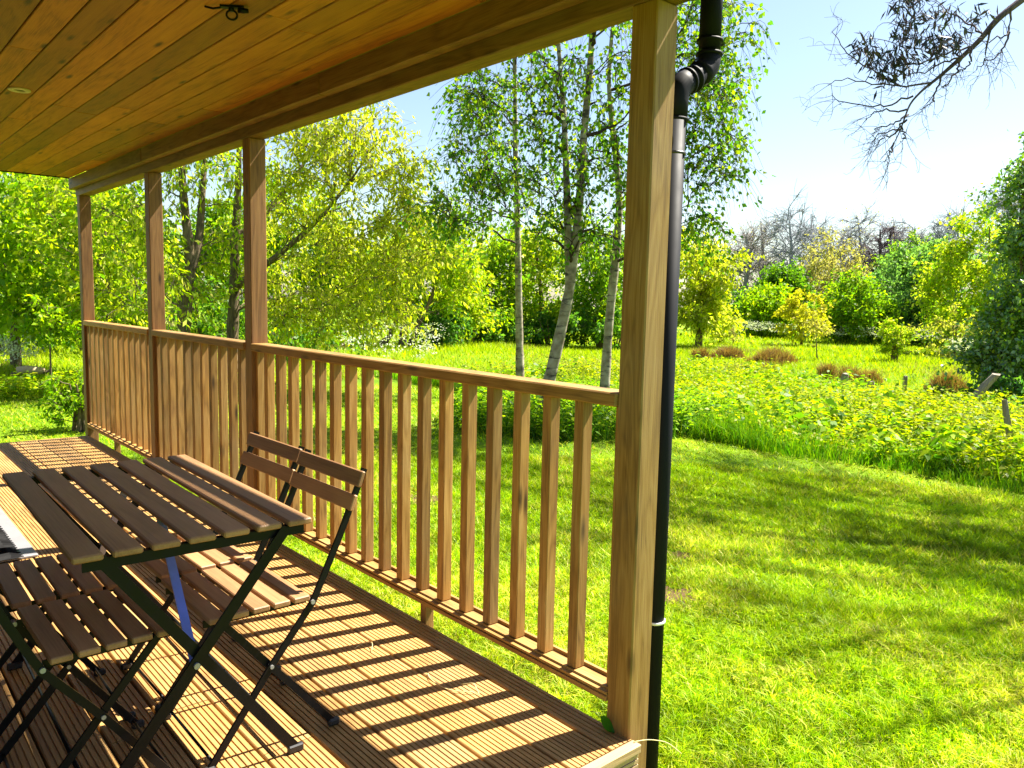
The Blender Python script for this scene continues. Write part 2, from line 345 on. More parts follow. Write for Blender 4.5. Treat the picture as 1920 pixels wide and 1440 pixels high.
# ------------------------------------------------------------------ railings
def railing(y0, y1, ys, label, blocks):
    r = thing('railing', label, 'railing', (0.045, (y0+y1)/2, 0), 0, 'veranda railings'); yc = (y0+y1)/2
    def B(name, x0, x1, a, b, z0, z1, bev=0.003, mat='frame_timber_z'):
        return box(name, mat, r, x0-0.045, x1-0.045, a-yc, b-yc, z0, z1, bev)
    B('handrail', -0.008, 0.086, y0+0.001, y1-0.001, 1.030, 1.0734, 0.005, 'frame_timber_y')
    # bottom rail with the two saw grooves along its inner face
    pr = [(-0.004, 0.088), (0.084, 0.088), (0.084, 0.134), (0.078, 0.139), (0.066, 0.139), (0.066, 0.127), (0.012, 0.127), (0.010, 0.120), (-0.004, 0.118), (-0.004, 0.110), (0.003, 0.109), (0.003, 0.104), (-0.004, 0.103)]
    v, f = extrude_y([(x-0.045, z) for x, z in pr], -(y1-y0)/2+0.001, (y1-y0)/2-0.001); link('bottom_rail', pymesh('bottom_rail', v, [q[::-1] for q in f]), 'frame_timber_y', r)
    B('end_baluster', 0.02, 0.064, y0+0.001, y0+0.024, 0.1285, 1.0295); B('end_baluster', 0.02, 0.064, y1-0.024, y1-0.001, 0.1285, 1.0295)
    for y in ys:
        j = random.uniform(-0.002, 0.002); B('baluster', 0.018, 0.062, y+j, y+0.042+j, 0.1285, 1.0295, 0.0025)
    for y in blocks: B('foot_block', 0.02, 0.062, y, y+0.042, GZ-0.02, 0.0875)
    return r
railing(PW, PY[1], [0.254+0.1497*k for k in range(17)], 'long railing panel beside the folding chairs, nearest the camera', [1.12])
railing(PY[1]+PW, PY[2], np.linspace(PY[1]+PW+0.11, PY[2]-0.15, 10), 'middle railing panel of the veranda, behind the table', [3.72])
railing(PY[2]+PW, PY[3], np.linspace(PY[2]+PW+0.10, PY[3]-0.14, 12), 'farthest railing panel ending at the corner post', [5.72])

# ------------------------------------------------------------------ roof and ceiling
roof = thing('porch_roof', 'veranda roof with tongued timber ceiling boards and edge beam', 'roof', (0, 3.2, 2.2))
def RB(name, mat, x0, x1, y0, y1, z0, z1, bev=0.003): return box(name, mat, roof, x0, x1, y0-3.2, y1-3.2, z0-2.2, z1-2.2, bev)
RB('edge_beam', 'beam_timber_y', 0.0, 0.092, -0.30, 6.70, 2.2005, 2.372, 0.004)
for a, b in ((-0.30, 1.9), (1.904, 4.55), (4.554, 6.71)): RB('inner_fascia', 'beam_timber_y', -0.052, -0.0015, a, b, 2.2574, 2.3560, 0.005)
CB = 0.1249; rr = random.Random(3)
for kx in range(17):
    x1 = -0.0445-CB*kx; x0 = x1-CB
    y = -0.30; first = rr.uniform(0.6, 2.4)
    while y < 6.64:
        ye = min(6.65, y+first); first = rr.uniform(1.6, 2.9)
        if 6.65-ye < 0.5: ye = 6.65
        RB('ceiling_board', 'ceiling_timber', x0+0.0026, x1-0.0026, y+0.0008, ye-0.0008, 2.3572+rr.uniform(0, 0.0012), 2.376, 0.003)
        y = ye
RB('far_trim', 'black_paint', -2.2, -0.055, 6.652, 6.667, 2.350, 2.40, 0.002)
RB('near_trim', 'frame_timber_x', -2.2, 0.2, -0.33, -0.302, 2.2, 2.50, 0.002)
RB('soffit', 'frame_timber_y', 0.094, 0.222, -0.30, 6.70, 2.44, 2.455, 0.0)
RB('eaves_board', 'frame_timber_y', 0.223, 0.243, -0.30, 6.70, 2.40, 2.54, 0.002)
# sloping roof sheet
v = [(0.31, -3.55, 0.345), (0.31, 3.55, 0.345), (-2.5, 3.55, 0.80), (-2.5, -3.55, 0.80)]; v += [(a, b, c+0.03) for a, b, c in v]
link('roof_sheet', pymesh('roof_sheet', v, [(0, 1, 2, 3), (7, 6, 5, 4), (0, 4, 5, 1), (1, 5, 6, 2), (2, 6, 7, 3), (3, 7, 4, 0)]), 'roof_felt', roof)
# half-round gutter
gp = []; GR = 0.056
for k in range(13): a = math.pi+math.pi*k/12; gp.append((0.36+GR*math.cos(a), 0.283+GR*math.sin(a)))
for k in range(13): a = 2*math.pi-math.pi*k/12; gp.append((0.36+(GR-0.003)*math.cos(a), 0.283+(GR-0.003)*math.sin(a)))
v, f = extrude_y(gp, -3.52, 3.52); link('gutter', pymesh('gutter', v, [tuple(q) for q in f[:-2]]), 'black_pvc', roof)

# ceiling fittings
lt = thing('ceiling_light', 'small round recessed light in the timber ceiling', 'light', (-0.992, 3.305, 2.357))
def ring(name, mat, parent, r0, r1, z0, z1, n=28):
    prof = [(r0, z0+0.002), (r0+0.004, z0), (r1-0.004, z0), (r1, z0+0.004), (r1, z1), (r0, z1)]; m_ = len(prof); V = []; F = []
    for i in range(n):
        a = 2*math.pi*i/n; V += [(q[0]*math.cos(a), q[0]*math.sin(a), q[1]) for q in prof]
    for i in range(n):
        for j in range(m_): F.append((i*m_+j, i*m_+(j+1) % m_, ((i+1) % n)*m_+(j+1) % m_, ((i+1) % n)*m_+j))
    return link(name, pymesh(name, V, F, True), mat, parent)
ring('trim_ring', 'lamp_trim', lt, 0.026, 0.052, -0.007, 0.001)
tube('lens', 'lamp_glass', lt, [(0, 0, -0.002), (0, 0, 0.006)], 0.026, 20, False)
hk = thing('ceiling_hook', 'black iron hook with ring screwed to the ceiling', 'hook', (-0.665, 1.372, 2.357))
th = np.linspace(0, 2*math.pi, 20)
tube('ring', 'black_paint', hk, [(0.002+0.016*math.cos(a), -0.016*0.5*math.cos(a), -0.030+0.016*math.sin(a)) for a in th], 0.0038, 8)
v, f = obar((-0.03, 0.02, -0.004), (0.035, -0.025, -0.004), 0.024, 0.007, (0.6, 0.8, 0)); link('plate', pymesh('plate', v, f), 'black_paint', hk)
tube('stem', 'black_paint', hk, [(0, 0, 0), (0, 0, -0.018)], 0.009, 10)
tube('clip', 'black_paint', hk, [(0.018, -0.015, -0.012), (0.034, -0.024, -0.014), (0.05, -0.03, -0.012)], [0.011, 0.010, 0.008], 8)
tube('cord', 'black_paint', hk, [(-0.03, 0.02, -0.007), (-0.05, 0.035, -0.012), (-0.07, 0.06, -0.004)], 0.004, 6)

# drainpipe: outlet, two bends, straight pipe, brackets
dp = thing('drainpipe', 'black plastic drainpipe with a swan-neck bend behind the near post', 'drainpipe', (0.166, 0.052, GZ))
R = 0.034; zl = lambda z: z-GZ; px0, px1 = 0.0, 0.158
tube('lower_pipe', 'black_pvc', dp, [(px0, 0, 0.01), (px0, 0, zl(1.945))], R, 24)
tube('lower_bend', 'black_pvc', dp, [(px0, 0, zl(1.90)), (px0, 0, zl(1.955)), (px0+0.006, 0, zl(1.985)), (px0+0.024, 0, zl(2.008)), (px0+0.052, 0, zl(2.024))], R+0.004, 24)
tube('offset_pipe', 'black_pvc', dp, [(px0+0.03, 0, zl(2.012)), (px1-0.03, 0, zl(2.066))], R, 24)
tube('upper_bend', 'black_pvc', dp, [(px1-0.055, 0, zl(2.055)), (px1-0.028, 0, zl(2.066)), (px1-0.008, 0, zl(2.086)), (px1, 0, zl(2.115)), (px1, 0, zl(2.165))], R+0.004, 24)
tube('upper_pipe', 'black_pvc', dp, [(px1, 0, zl(2.14)), (px1, 0, zl(2.435))], R, 24)
for p0, dv in (((px1, 0, zl(2.165)), (0, 0, 1)), ((px1, 0, zl(2.125)), (0, 0, 1)), ((px0+0.050, 0, zl(2.023)), (0.9, 0, 0.4)), ((px0+0.078, 0, zl(2.035)), (0.9, 0, 0.4)), ((px0, 0, zl(1.90)), (0, 0, 1))):
    a = Vector(p0); d = Vector(dv).normalized()*0.004; tube('collar', 'black_pvc', dp, [a-d, a+d], R+0.0075, 24)
for zb in (1.80, 0.327):
    br = tube('bracket', 'pvc_clip' if zb > 1 else 'white_frame', dp, [(0, 0, zl(zb)-0.004), (0, 0, zl(zb)+0.004)], R+0.004, 24)  # lower bracket is white: its highlight is put into the colour
    box('bracket_lug', 'pvc_clip', dp, -0.068, -0.030, -0.02, 0.02, zl(zb)-0.014, zl(zb)+0.0, 0.002)

# ------------------------------------------------------------------ cabin wall (beside the photographer's left, out of frame)
cw = thing('cabin_wall', 'timber clad cabin wall along the inner side of the veranda', 'wall', (-2.22, 3.2, 0))
k = 0; z = -0.2
while z < 2.5:
    for a, b in (((0.0, 2.75), (3.95, 6.5)) if z < 2.0 else ((0.0, 6.5),)):
        box('cladding_board', 'cladding_timber', cw, -0.02, 0.0+0.004*(k % 2), a-3.2, b-3.2, z, z+0.138, 0.003)
    z += 0.14; k += 1
dr = box('door', 'white_frame', cw, -0.03, -0.005, 2.76-3.2, 3.94-3.2, 0.0, 2.05, 0.003)
box('pane', 'door_glass', dr, 0.0135, 0.018, -0.52, 0.52, -0.9, 0.94, 0.0)

# ------------------------------------------------------------------ folding table
TR = -0.0205; tx, ty = -1.3929, 0.5796
tc_ = Matrix.Rotation(TR, 3, 'Z') @ Vector((0.31, 0.56, 0)); 
tb = thing('folding_table', 'brown slatted folding table on black crossed steel legs', 'table', (tx+tc_.x, ty+tc_.y, 0), TR)
SW = 0.0705; SP = (0.62-SW)/6
for i in range(7):
    o = box('table_slat', 'stained_slat', tb, -0.31+SP*i, -0.31+SP*i+SW, -0.56, 0.56, 0.692, 0.710, 0.004)
for sy in (-1, 1):
    y = sy*0.540
    v, f = obar((-0.285, y, 0.6775), (0.292, y, 0.6775), 0.028, 0.006, (0, 0, 1)); link('frame_bar', pymesh('frame_bar', v, f), 'black_paint', tb)
    v, f = obar((-0.285, y-sy*0.012, 0.6885), (0.292, y-sy*0.012, 0.6885), 0.022, 0.005, (0, 1, 0)); link('frame_bar', pymesh('frame_bar', v, f), 'black_paint', tb)
    yl = sy*0.552
    for (xa, xb, dy) in ((0.235, -0.300, 0.0), (-0.245, 0.262, -sy*0.012)):
        v, f = flatbar([(xa, yl+dy, 0.690), (xb, yl+dy, 0.012)], 0.030, 0.007); lg = link('leg', pymesh('leg', v, f), 'black_paint', tb)
        box('foot_cap', 'black_cap', lg, xb-0.024, xb+0.024, yl+dy-0.009, yl+dy+0.009, 0.0, 0.024, 0.004)
    pv = thing; tube('pivot_bolt', 'steel', tb, [(-0.023, yl-0.010, 0.356), (-0.023, yl+0.010, 0.356)], 0.0085, 14, False)
    v, f = obar((-0.020, yl-sy*0.020, 0.352), (-0.004, yl-sy*0.36, 0.684), 0.024, 0.006, (1, 0, 0)); link('brace', pymesh('brace', v, f), 'sky_sheen_blue', tb)  # black bar whose sky reflection is painted on as blue
for x in (-0.296, 0.258): tube('stretcher', 'black_paint', tb, [(x*0.93, -0.535, 0.055), (x*0.93, 0.535, 0.055)], 0.006, 8)

# ------------------------------------------------------------------ folding chairs
ch0 = thing('folding_chair', 'x', 'chair', (-0.907, 0.822, 0), 0, 'folding chairs round the table')
for i in range(5): box('seat_slat', 'stained_slat', ch0, -0.149+0.0625*i, -0.149+0.0625*i+0.0505, -0.205, 0.205, 0.440, 0.457, 0.003)
def tilt_slat(name, xc, zc, h, ang):
    o = box(name, 'stained_slat', ch0, xc-0.007, xc+0.007, -0.210, 0.210, zc-h/2, zc+h/2, 0.003); o.rotation_euler = (0, ang, 0); return o
tilt_slat('back_slat', 0.324, 0.787, 0.050, math.radians(20)); tilt_slat('back_slat', 0.297, 0.716, 0.050, math.radians(20))
for s in (-1, 1):
    y = s*0.187
    v, f = flatbar([(0.346, y, 0.815), (0.262, y, 0.62), (0.205, y, 0.50), (0.168, y, 0.425), (0.035, y, 0.262), (-0.150, y, 0.012)], 0.020, 0.008)
    u = link('back_leg', pymesh('back_leg', v, f), 'black_paint', ch0); box('foot_cap', 'black_cap', u, -0.172, -0.134, y-0.009, y+0.009, 0.0, 0.022, 0.005)
    yy = s*0.172
    v, f = flatbar([(-0.112, yy, 0.436), (0.035, yy, 0.262), (0.242, yy, 0.014)], 0.020, 0.008)
    u = link('front_leg', pymesh('front_leg', v, f), 'black_paint', ch0); box('foot_cap', 'black_cap', u, 0.226, 0.266, yy-0.010, yy+0.010, 0.0, 0.024, 0.006)
    v, f = obar((-0.150, s*0.158, 0.4285), (0.160, s*0.158, 0.4285), 0.020, 0.006, (0, 0, 1)); link('seat_bar', pymesh('seat_bar', v, f), 'black_paint', ch0)
    tube('rivet', 'steel', ch0, [(0.035, y-s*0.022, 0.262), (0.035, y+s*0.008, 0.262)], 0.006, 10, False)
    tube('rivet', 'steel', ch0, [(0.166, s*0.155, 0.4285), (0.166, y+s*0.009, 0.4285)], 0.007, 10, False)
tube('foot_rod', 'black_paint', ch0, [(-0.138, -0.187, 0.028), (-0.138, 0.187, 0.028)], 0.0045, 8)
tube('foot_rod', 'black_paint', ch0, [(0.205, -0.172, 0.058), (0.205, 0.172, 0.058)], 0.0045, 8)
ch0['label'] = 'folding chair on the railing side of the table, nearer the camera, seat in sunlight'
copy_thing(ch0, (-0.900, 1.262, 0), 0.01, 'folding chair on the railing side of the table, farther from the camera')
copy_thing(ch0, (-1.290, 0.826, 0), math.pi+0.01, 'folding chair on the left side of the table, nearer the camera, seat in shade')
copy_thing(ch0, (-1.296, 1.270, 0), math.pi-0.015, 'folding chair on the left side of the table, farther from the camera')

# ------------------------------------------------------------------ mat, sill, litter
sill = tag(box('door_sill', 'pale_sill', None, -2.19, -1.048, 3.00, 4.30, 0.001, 0.016, 0.004), 'smooth pale grey sill slab on the deck at the left edge', 'sill')
mat_ = thing('doormat', 'black rubber doormat with fringed ribs at the left edge', 'doormat', (-1.46, 3.43, 0.0165))
box('mat_base', 'rubber', mat_, -0.32, 0.32, -0.455, 0.455, 0.0, 0.006, 0.002)
V = []; F = []
for i in range(22):
    y = -0.44+0.04*i
    for (x0, x1) in ((-0.34, 0.345),):
        n0 = len(V); n = 14
        for j in range(n):
            x = x0+(x1-x0)*j/(n-1); yy = y+0.010*math.sin(j*2.2+i)
            V += [(x, yy-0.011, 0.004), (x, yy, 0.020 if 0 < j < n-1 else 0.007), (x, yy+0.011, 0.004)]
        for j in range(n-1):
            a = n0+3*j; F += [(a, a+1, a+4, a+3), (a+1, a+2, a+5, a+4)]
rb = link('rib', pymesh('rib', V, F), 'rubber', mat_); rb['kind'] = 'stuff'
def straw(pts, r, label):
    pts = np.array(pts, float); tt = np.linspace(0, 1, 14); k = np.linspace(0, 1, len(pts))
    q = np.stack([np.interp(tt, k, pts[:, i]) for i in range(3)], -1)
    for _ in range(2): q[1:-1] = (q[:-2]+2*q[1:-1]+q[2:])/4
    o = tube('grass_straw', 'straw', None, q, r, 5); tag(o, label, 'straw', 'dry straws on the deck'); return o
straw([(-0.235, 0.74, 0.004), (-0.262, 0.70, 0.012), (-0.262, 0.62, 0.005), (-0.235, 0.56, 0.006), (-0.20, 0.53, 0.010), (-0.195, 0.52, 0.004)], 0.0016, 'curled dry grass straw on the sunlit deck boards')
straw([(-0.19, 0.60, 0.004), (-0.175, 0.55, 0.025), (-0.19, 0.50, 0.004)], 0.0014, 'short hooked dry straw on the deck beside the curled one')
straw([(0.00, -0.02, 0.004), (0.06, -0.03, -0.005), (0.13, -0.05, -0.03), (0.18, -0.07, -0.08)], 0.0014, 'pale straw arching past the foot of the near post')
straw([(-0.30, 1.02, 0.004), (-0.27, 1.06, 0.022), (-0.30, 1.10, 0.005), (-0.34, 1.08, 0.004)], 0.0013, 'thin looped straw on the deck near the chairs')
lf = thing('fallen_leaf', 'single green leaf on the deck at the near post', 'leaf', (-0.033, 0.088, 0))
V = []; F = []; n = 9
for i in range(n):
    u = i/(n-1); w = 0.024*math.sin(math.pi*min(1, u*1.02))**0.8*(1-0.25*u)+0.0004
    c = Vector((-0.006+0.030*u, -0.035*u, 0.052-0.050*u)); s = Vector((0.8, 0.35, 0.25)).normalized()
    V += [c-s*w+Vector((0, -0.004, 0.004)), c, c+s*w+Vector((0, -0.004, 0.004))]
for i in range(n-1):
    a = 3*i; F += [(a, a+1, a+4, a+3), (a+1, a+2, a+5, a+4)]
me = pymesh('blade', V, F, True); at = me.attributes.new('col', 'FLOAT_COLOR', 'POINT'); at.data.foreach_set('color', np.tile([0.05, 0.20, 0.012, 1], len(V)).astype(np.float32))
link('blade', me, 'leaf', lf)
tube('stalk', 'twig', lf, [(-0.006, 0, 0.052), (-0.016, 0.012, 0.066), (-0.03, 0.02, 0.07)], 0.0012, 5)

# ------------------------------------------------------------------ foliage helpers
def unit(v): return v/(np.linalg.norm(v, axis=-1, keepdims=True)+1e-9)
def leaves(C, D, Ln, Wd, cols, fold=0.25):
    """rhombic leaves: C base points, D pointing direction, Ln / Wd sizes, one colour each"""
    n = len(C); s = unit(np.cross(D, RNG.normal(size=(n, 3)))); nn = np.cross(D, s)
    mid = C+D*(Ln*0.45)[:, None]+nn*(Wd*fold)[:, None]
    v = np.stack([C, mid+s*(Wd/2)[:, None], C+D*Ln[:, None], mid-s*(Wd/2)[:, None]], 1).reshape(-1, 3)
    f = np.arange(4*n).reshape(-1, 4); return v, f, np.repeat(cols, 4, 0)
def palette(n, pal):
    """random mixes between listed colours"""
    pal = np.array(pal, float); i = RNG.integers(0, len(pal), n); j = RNG.integers(0, len(pal), n); u = RNG.random(n)[:, None]
    return (pal[i]*(1-u)+pal[j]*u)*(RNG.uniform(0.75, 1.2, n)[:, None])
def bez(a, b, c, n):
    t_ = np.linspace(0, 1, n)[:, None]; return (1-t_)**2*a+2*t_*(1-t_)*b+t_**2*c
class Tubes:
    def __init__(s): s.v = []; s.f = []; s.n = 0
    def add(s, pts, rad, sides):
        v, f = tube_np(pts, rad, sides); s.v.append(v); s.f.append(f+s.n); s.n += len(v)
    def mesh(s, name): return np_mesh(name, np.concatenate(s.v), np.concatenate(s.f), smooth=True)
def smooth_path(pts, n):
    pts = np.array(pts, float); k = np.linspace(0, 1, len(pts)); t_ = np.linspace(0, 1, n)
    q = np.stack([np.interp(t_, k, pts[:, i]) for i in range(pts.shape[1])], -1)
    for _ in range(3): q[1:-1] = (q[:-2]+2*q[1:-1]+q[2:])/4
    return q

def tree(name, label, cat, base, stems, crowns, pal, leaf=(0.08, 0.04), twigs=7, per=9, droop=0.15, hang=0.0, barkm='bark', leafm='leaf', rc=0.55, group=None, limb_r=0.03, lift=0.15, twig_r=0.004, minz=0.25, twig_mat='twig', parent_parts=True, leaf_dir=(0, 0, -0.5), sides=6, jitter=0.08):
    """stems: list of [(x,y,z,r)...] in world space; crowns: (centre xyz, radii xyz, clumps) in world space"""
    t_ = thing(name, label, cat, base, 0, group); b0 = np.array(base, float)
    far_ = math.hypot(base[0]-CAM[0], base[1]-CAM[1]) > 19; nt_ = 3 if far_ else 5
    TS = Tubes(); stem_pts = []
    for st in stems:
        q = smooth_path(st, max(10, 5*len(st))); TS.add(q[:, :3]-b0, q[:, 3]*(1+0.10*RNG.normal(size=len(q))*0.5), 10 if q[0, 3] > 0.05 else 6); stem_pts.append(q)
    link('trunk', TS.mesh('trunk'), barkm, t_)
    allp = np.concatenate(stem_pts); zmin = allp[:, 2].min(); zmax = allp[:, 2].max()
    TB = Tubes(); LC = []; LD = []; CL = []
    for (c, r, n) in crowns:
        c = np.array(c, float); r = np.array(r, float)
        for _ in range(int(n)):
            cc = c+unit(RNG.normal(size=3))*r*(RNG.random()**0.45)*(RNG.uniform(1.0, 1.3) if RNG.random() < 0.18 else 1.0); cc[2] = max(cc[2], GZ+0.12); CL.append(cc)
    CL = np.array(CL); dist = np.array([np.min(np.linalg.norm(allp[:, :3]-q_, axis=1)) for q_ in CL]); CL = CL[np.argsort(dist)]
    keep = (allp[:, 2]-zmin) > minz*(zmax-zmin); NP_ = allp[keep][:, :3].copy(); NR = allp[keep][:, 3].copy(); ND = np.zeros(len(NP_))
    for cc in CL:
        # each bough leaves the nearest wood that lies below it, so boughs fork like real ones
        dv = cc-NP_; ln_ = np.linalg.norm(dv, axis=1); hd = np.hypot(dv[:, 0], dv[:, 1])
        cost = ln_+1.6*np.clip(0.35*hd-dv[:, 2], 0, None)+0.25*ND+RNG.random(len(ln_))*0.25*ln_+np.clip(rc*0.5-ln_, 0, None)*2
        i_ = int(np.argmin(cost)); p0 = NP_[i_]; ln = ln_[i_]
        ctrl = p0+(cc-p0)*0.5+np.array([0, 0, lift*ln])+RNG.normal(size=3)*0.13*ln
        lb = bez(p0, ctrl, cc, 7); lb[1:-1] += RNG.normal(size=(5, 3))*0.018*ln; r0 = min(limb_r*(0.4+0.3*ln), NR[i_]*0.72); rs = np.linspace(max(r0, twig_r*1.6), twig_r*1.3, 7); TB.add(lb-b0, rs, sides)
        NP_ = np.concatenate([NP_, lb[2:]]); NR = np.concatenate([NR, rs[2:]]); ND = np.concatenate([ND, np.full(5, ND[i_]+0.3)])
        for _ in range(twigs):
            s_ = lb[RNG.integers(3, 7)]; off = unit(RNG.normal(size=3))*rc*RNG.uniform(0.4, 1.0); e = cc+off*0.75+(cc-p0)/(ln+1e-6)*rc*0.25
            e = e-np.array([0, 0, droop*np.linalg.norm(e-s_)+hang*RNG.uniform(0.3, 1.0)])
            cm = (s_+e)/2+np.array([0, 0, (0.12+0.35*(hang > 0))*np.linalg.norm(e-s_)])+RNG.normal(size=3)*0.08*rc
            tw = bez(s_, cm, e, nt_); TB.add(tw-b0, np.linspace(twig_r, twig_r*0.4, nt_), 3)
            u = RNG.uniform(0.15, 1.0, per); p = (1-u)[:, None]**2*s_+2*(u*(1-u))[:, None]*cm+(u**2)[:, None]*e
            LC.append(p+RNG.normal(size=(per, 3))*jitter*rc); LD.append(np.repeat((unit(e-s_))[None], per, 0))
    link('branches', TB.mesh('branches'), twig_mat, t_)
    if LC and per:
        C = np.concatenate(LC)-b0; D = unit(np.concatenate(LD)*0.5+RNG.normal(size=C.shape)*0.6+np.array(leaf_dir)); n = len(C)
        sc = RNG.uniform(0.65, 1.25, n); v, f, cl = leaves(C, D, leaf[0]*sc, leaf[1]*sc, palette(n, pal)); link('crown', np_mesh('crown', v, f, cl), leafm, t_)
    return t_
def E(px, py, rx, ry, d, n, rd=None):
    """crown lobe: picture column/row of its centre seen from the camera, half-sizes, distance, number of clumps"""
    c = aim(px, py, d); a = rx*d/FPX; b = ry*d/FPX; return (c, (a, rd or a, b), n)
def stem(pxs, d, r0, r1, depth=None):
    n = len(pxs); out = []
    for i, (px, py) in enumerate(pxs):
        p = aim(px, py, d+(depth or 0)*i/max(1, n-1)); out.append((p[0], p[1], p[2], r0+(r1-r0)*i/(n-1)))
    z = float(hgt(out[0][0], out[0][1])); out[0] = (out[0][0], out[0][1], z-0.05, r0*1.25); return out
def gbase(st): return (st[0][0], st[0][1], st[0][2]+0.05)

LIME = [(0.42, 0.48, 0.004), (0.54, 0.56, 0.005), (0.30, 0.40, 0.005), (0.66, 0.63, 0.12)]
FRESH = [(0.24, 0.43, 0.005), (0.35, 0.50, 0.005), (0.14, 0.31, 0.006), (0.45, 0.55, 0.006)]
GREEN = [(0.13, 0.28, 0.010), (0.21, 0.36, 0.010), (0.07, 0.19, 0.010)]
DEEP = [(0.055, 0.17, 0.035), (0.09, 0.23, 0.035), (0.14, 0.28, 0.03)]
BIRCH = [(0.12, 0.29, 0.012), (0.19, 0.36, 0.012), (0.07, 0.20, 0.018), (0.40, 0.48, 0.012)]
BLUEG = [(0.11, 0.25, 0.08), (0.17, 0.32, 0.09), (0.21, 0.36, 0.09)]
YEL = [(0.50, 0.46, 0.008), (0.42, 0.44, 0.010), (0.55, 0.46, 0.04)]
PALE = [(0.42, 0.38, 0.13), (0.34, 0.35, 0.09), (0.48, 0.40, 0.16)]

# ------------------------------------------------------------------ birches
dB = 10.1
s1 = stem([(1008, 800), (1022, 745), (1045, 650), (1068, 545), (1080, 450), (1090, 330), (1095, 250), (1108, 110), (1112, 0), (1108, -140), (1100, -320)], dB, 0.088, 0.018)
s1b = [s1[3][:3]+(0.055,)]+stem([(1070, 480), (1062, 330), (1058, 220), (1050, 120), (1040, 0), (1030, -120)], dB, 0.05, 0.012)[1:]
b = gbase(s1)
cr = [E(1000, 190, 110, 110, dB, 34), E(1120, 90, 130, 150, dB, 34), E(1060, 350, 150, 70, dB, 22), E(1300, 120, 90, 130, dB, 40), E(1310, 300, 60, 90, dB+0.4, 24), E(890, 330, 70, 80, dB, 26), E(900, 180, 60, 70, dB, 18), E(820, 400, 45, 35, dB, 10), E(1080, 420, 120, 50, dB, 16), E(1080, -160, 200, 150, dB, 34)]
tree('birch_tree', 'leaning white-barked birch with the thickest trunk, behind the railing', 'tree', b, [s1, s1b], cr, BIRCH, leaf=(0.068, 0.052), twigs=7, per=4, droop=0.1, hang=0.5, barkm='birch_bark', rc=0.55, limb_r=0.048, twig_mat='birch_twig', group='birch trees', lift=0.18, twig_r=0.0038)
s2 = stem([(976, 722), (974, 640), (972, 520), (970, 400), (966, 280), (966, 150), (962, 30), (958, -100)], 14.0, 0.075, 0.02)
tree('birch_tree', 'slender straight birch, left of the leaning one', 'tree', gbase(s2), [s2], [E(955, 330, 110, 80, 14, 24), E(900, 190, 85, 90, 14, 22), E(960, 60, 100, 100, 14, 20), E(860, 400, 60, 40, 13, 12), E(960, -80, 120, 80, 14, 14)], BIRCH, leaf=(0.075, 0.056), twigs=6, per=5, hang=0.55, barkm='birch_bark', rc=0.6, limb_r=0.03, twig_mat='birch_twig', group='birch trees', twig_r=0.0045)
s3 = stem([(1130, 795), (1134, 720), (1142, 600), (1155, 480), (1163, 370), (1150, 260), (1140, 150), (1150, 30), (1170, -100)], 10.8, 0.075, 0.015)
tree('birch_tree', 'birch half hidden behind the near post', 'tree', gbase(s3), [s3], [E(1160, 260, 70, 130, 10.8, 18), E(1330, 60, 80, 90, 10.8, 26), E(1250, -60, 120, 80, 10.8, 22), E(1320, 400, 90, 55, 10.8, 12), E(1360, 210, 45, 80, 10.8, 14)], BIRCH, leaf=(0.07, 0.052), twigs=6, per=6, hang=0.55, barkm='birch_bark', rc=0.5, limb_r=0.034, twig_mat='birch_twig', group='birch trees', twig_r=0.0038)

# ------------------------------------------------------------------ cherry-like trees on the left
dC = 14.0
c1 = stem([(342, 690), (344, 620), (350, 560), (358, 505), (352, 440), (345, 380), (340, 310), (345, 200), (350, 90)], dC, 0.125, 0.025)
c1b = [c1[3][:3]+(0.085,)]+stem([(360, 500), (374, 450), (378, 380), (384, 300), (392, 200), (400, 100)], dC, 0.08, 0.02, 0.6)[1:]
tree('cherry_tree', 'forked dark trunk tree seen between the two left-hand posts', 'tree', gbase(c1), [c1, c1b], [E(230, 420, 90, 100, dC, 26), E(390, 260, 90, 90, dC, 18), E(420, 470, 90, 100, dC+0.6, 22), E(300, 560, 110, 55, dC-0.5, 18), E(330, 130, 160, 90, dC, 20), E(350, 330, 90, 60, dC, 16)], LIME+FRESH, leaf=(0.12, 0.045), twigs=6, per=7, droop=0.2, rc=0.8, limb_r=0.035, lift=0.1, leaf_dir=(0, 0, -0.9), group='leafy trees on the left')
c2 = stem([(432, 690), (436, 620), (440, 540), (440, 450), (446, 370), (448, 280), (455, 180)], 15.0, 0.12, 0.03)
c2b = [c2[2][:3]+(0.07,)]+stem([(450, 560), (520, 480), (590, 420), (650, 350), (690, 290)], 14.5, 0.06, 0.012, -0.8)[1:]
c2c = [c2[3][:3]+(0.07,)]+stem([(450, 500), (500, 400), (560, 320), (620, 240)], 15, 0.055, 0.012, 0.8)[1:]
tree('cherry_tree', 'wide yellow-green tree filling the view over the long railing', 'tree', gbase(c2), [c2, c2b, c2c], [E(560, 320, 95, 120, 14.5, 30), E(670, 300, 85, 95, 14, 30), E(745, 370, 60, 95, 14, 24), E(620, 460, 120, 85, 14.5, 34), E(745, 500, 85, 80, 14, 26), E(560, 570, 90, 60, 14.5, 22), E(660, 590, 100, 45, 14, 20), E(600, 200, 110, 70, 14.5, 20), E(520, 440, 60, 150, 16, 18)], LIME, leaf=(0.12, 0.043), twigs=8, per=8, droop=0.25, rc=0.85, limb_r=0.032, lift=0.08, leaf_dir=(0, 0, -0.9), group='leafy trees on the left')
h1 = stem([(205, 680), (206, 600), (200, 500), (195, 400)], 17, 0.07, 0.02)
tree('hazel_tree', 'bright green bushy tree behind the farthest railing', 'tree', gbase(h1), [h1], [E(200, 480, 100, 110, 17, 46), E(230, 590, 90, 40, 17, 20), E(150, 370, 90, 60, 17.5, 20)], FRESH+LIME, leaf=(0.15, 0.07), twigs=7, per=12, rc=0.9, leaf_dir=(0, 0, -0.6), group='leafy trees on the left')
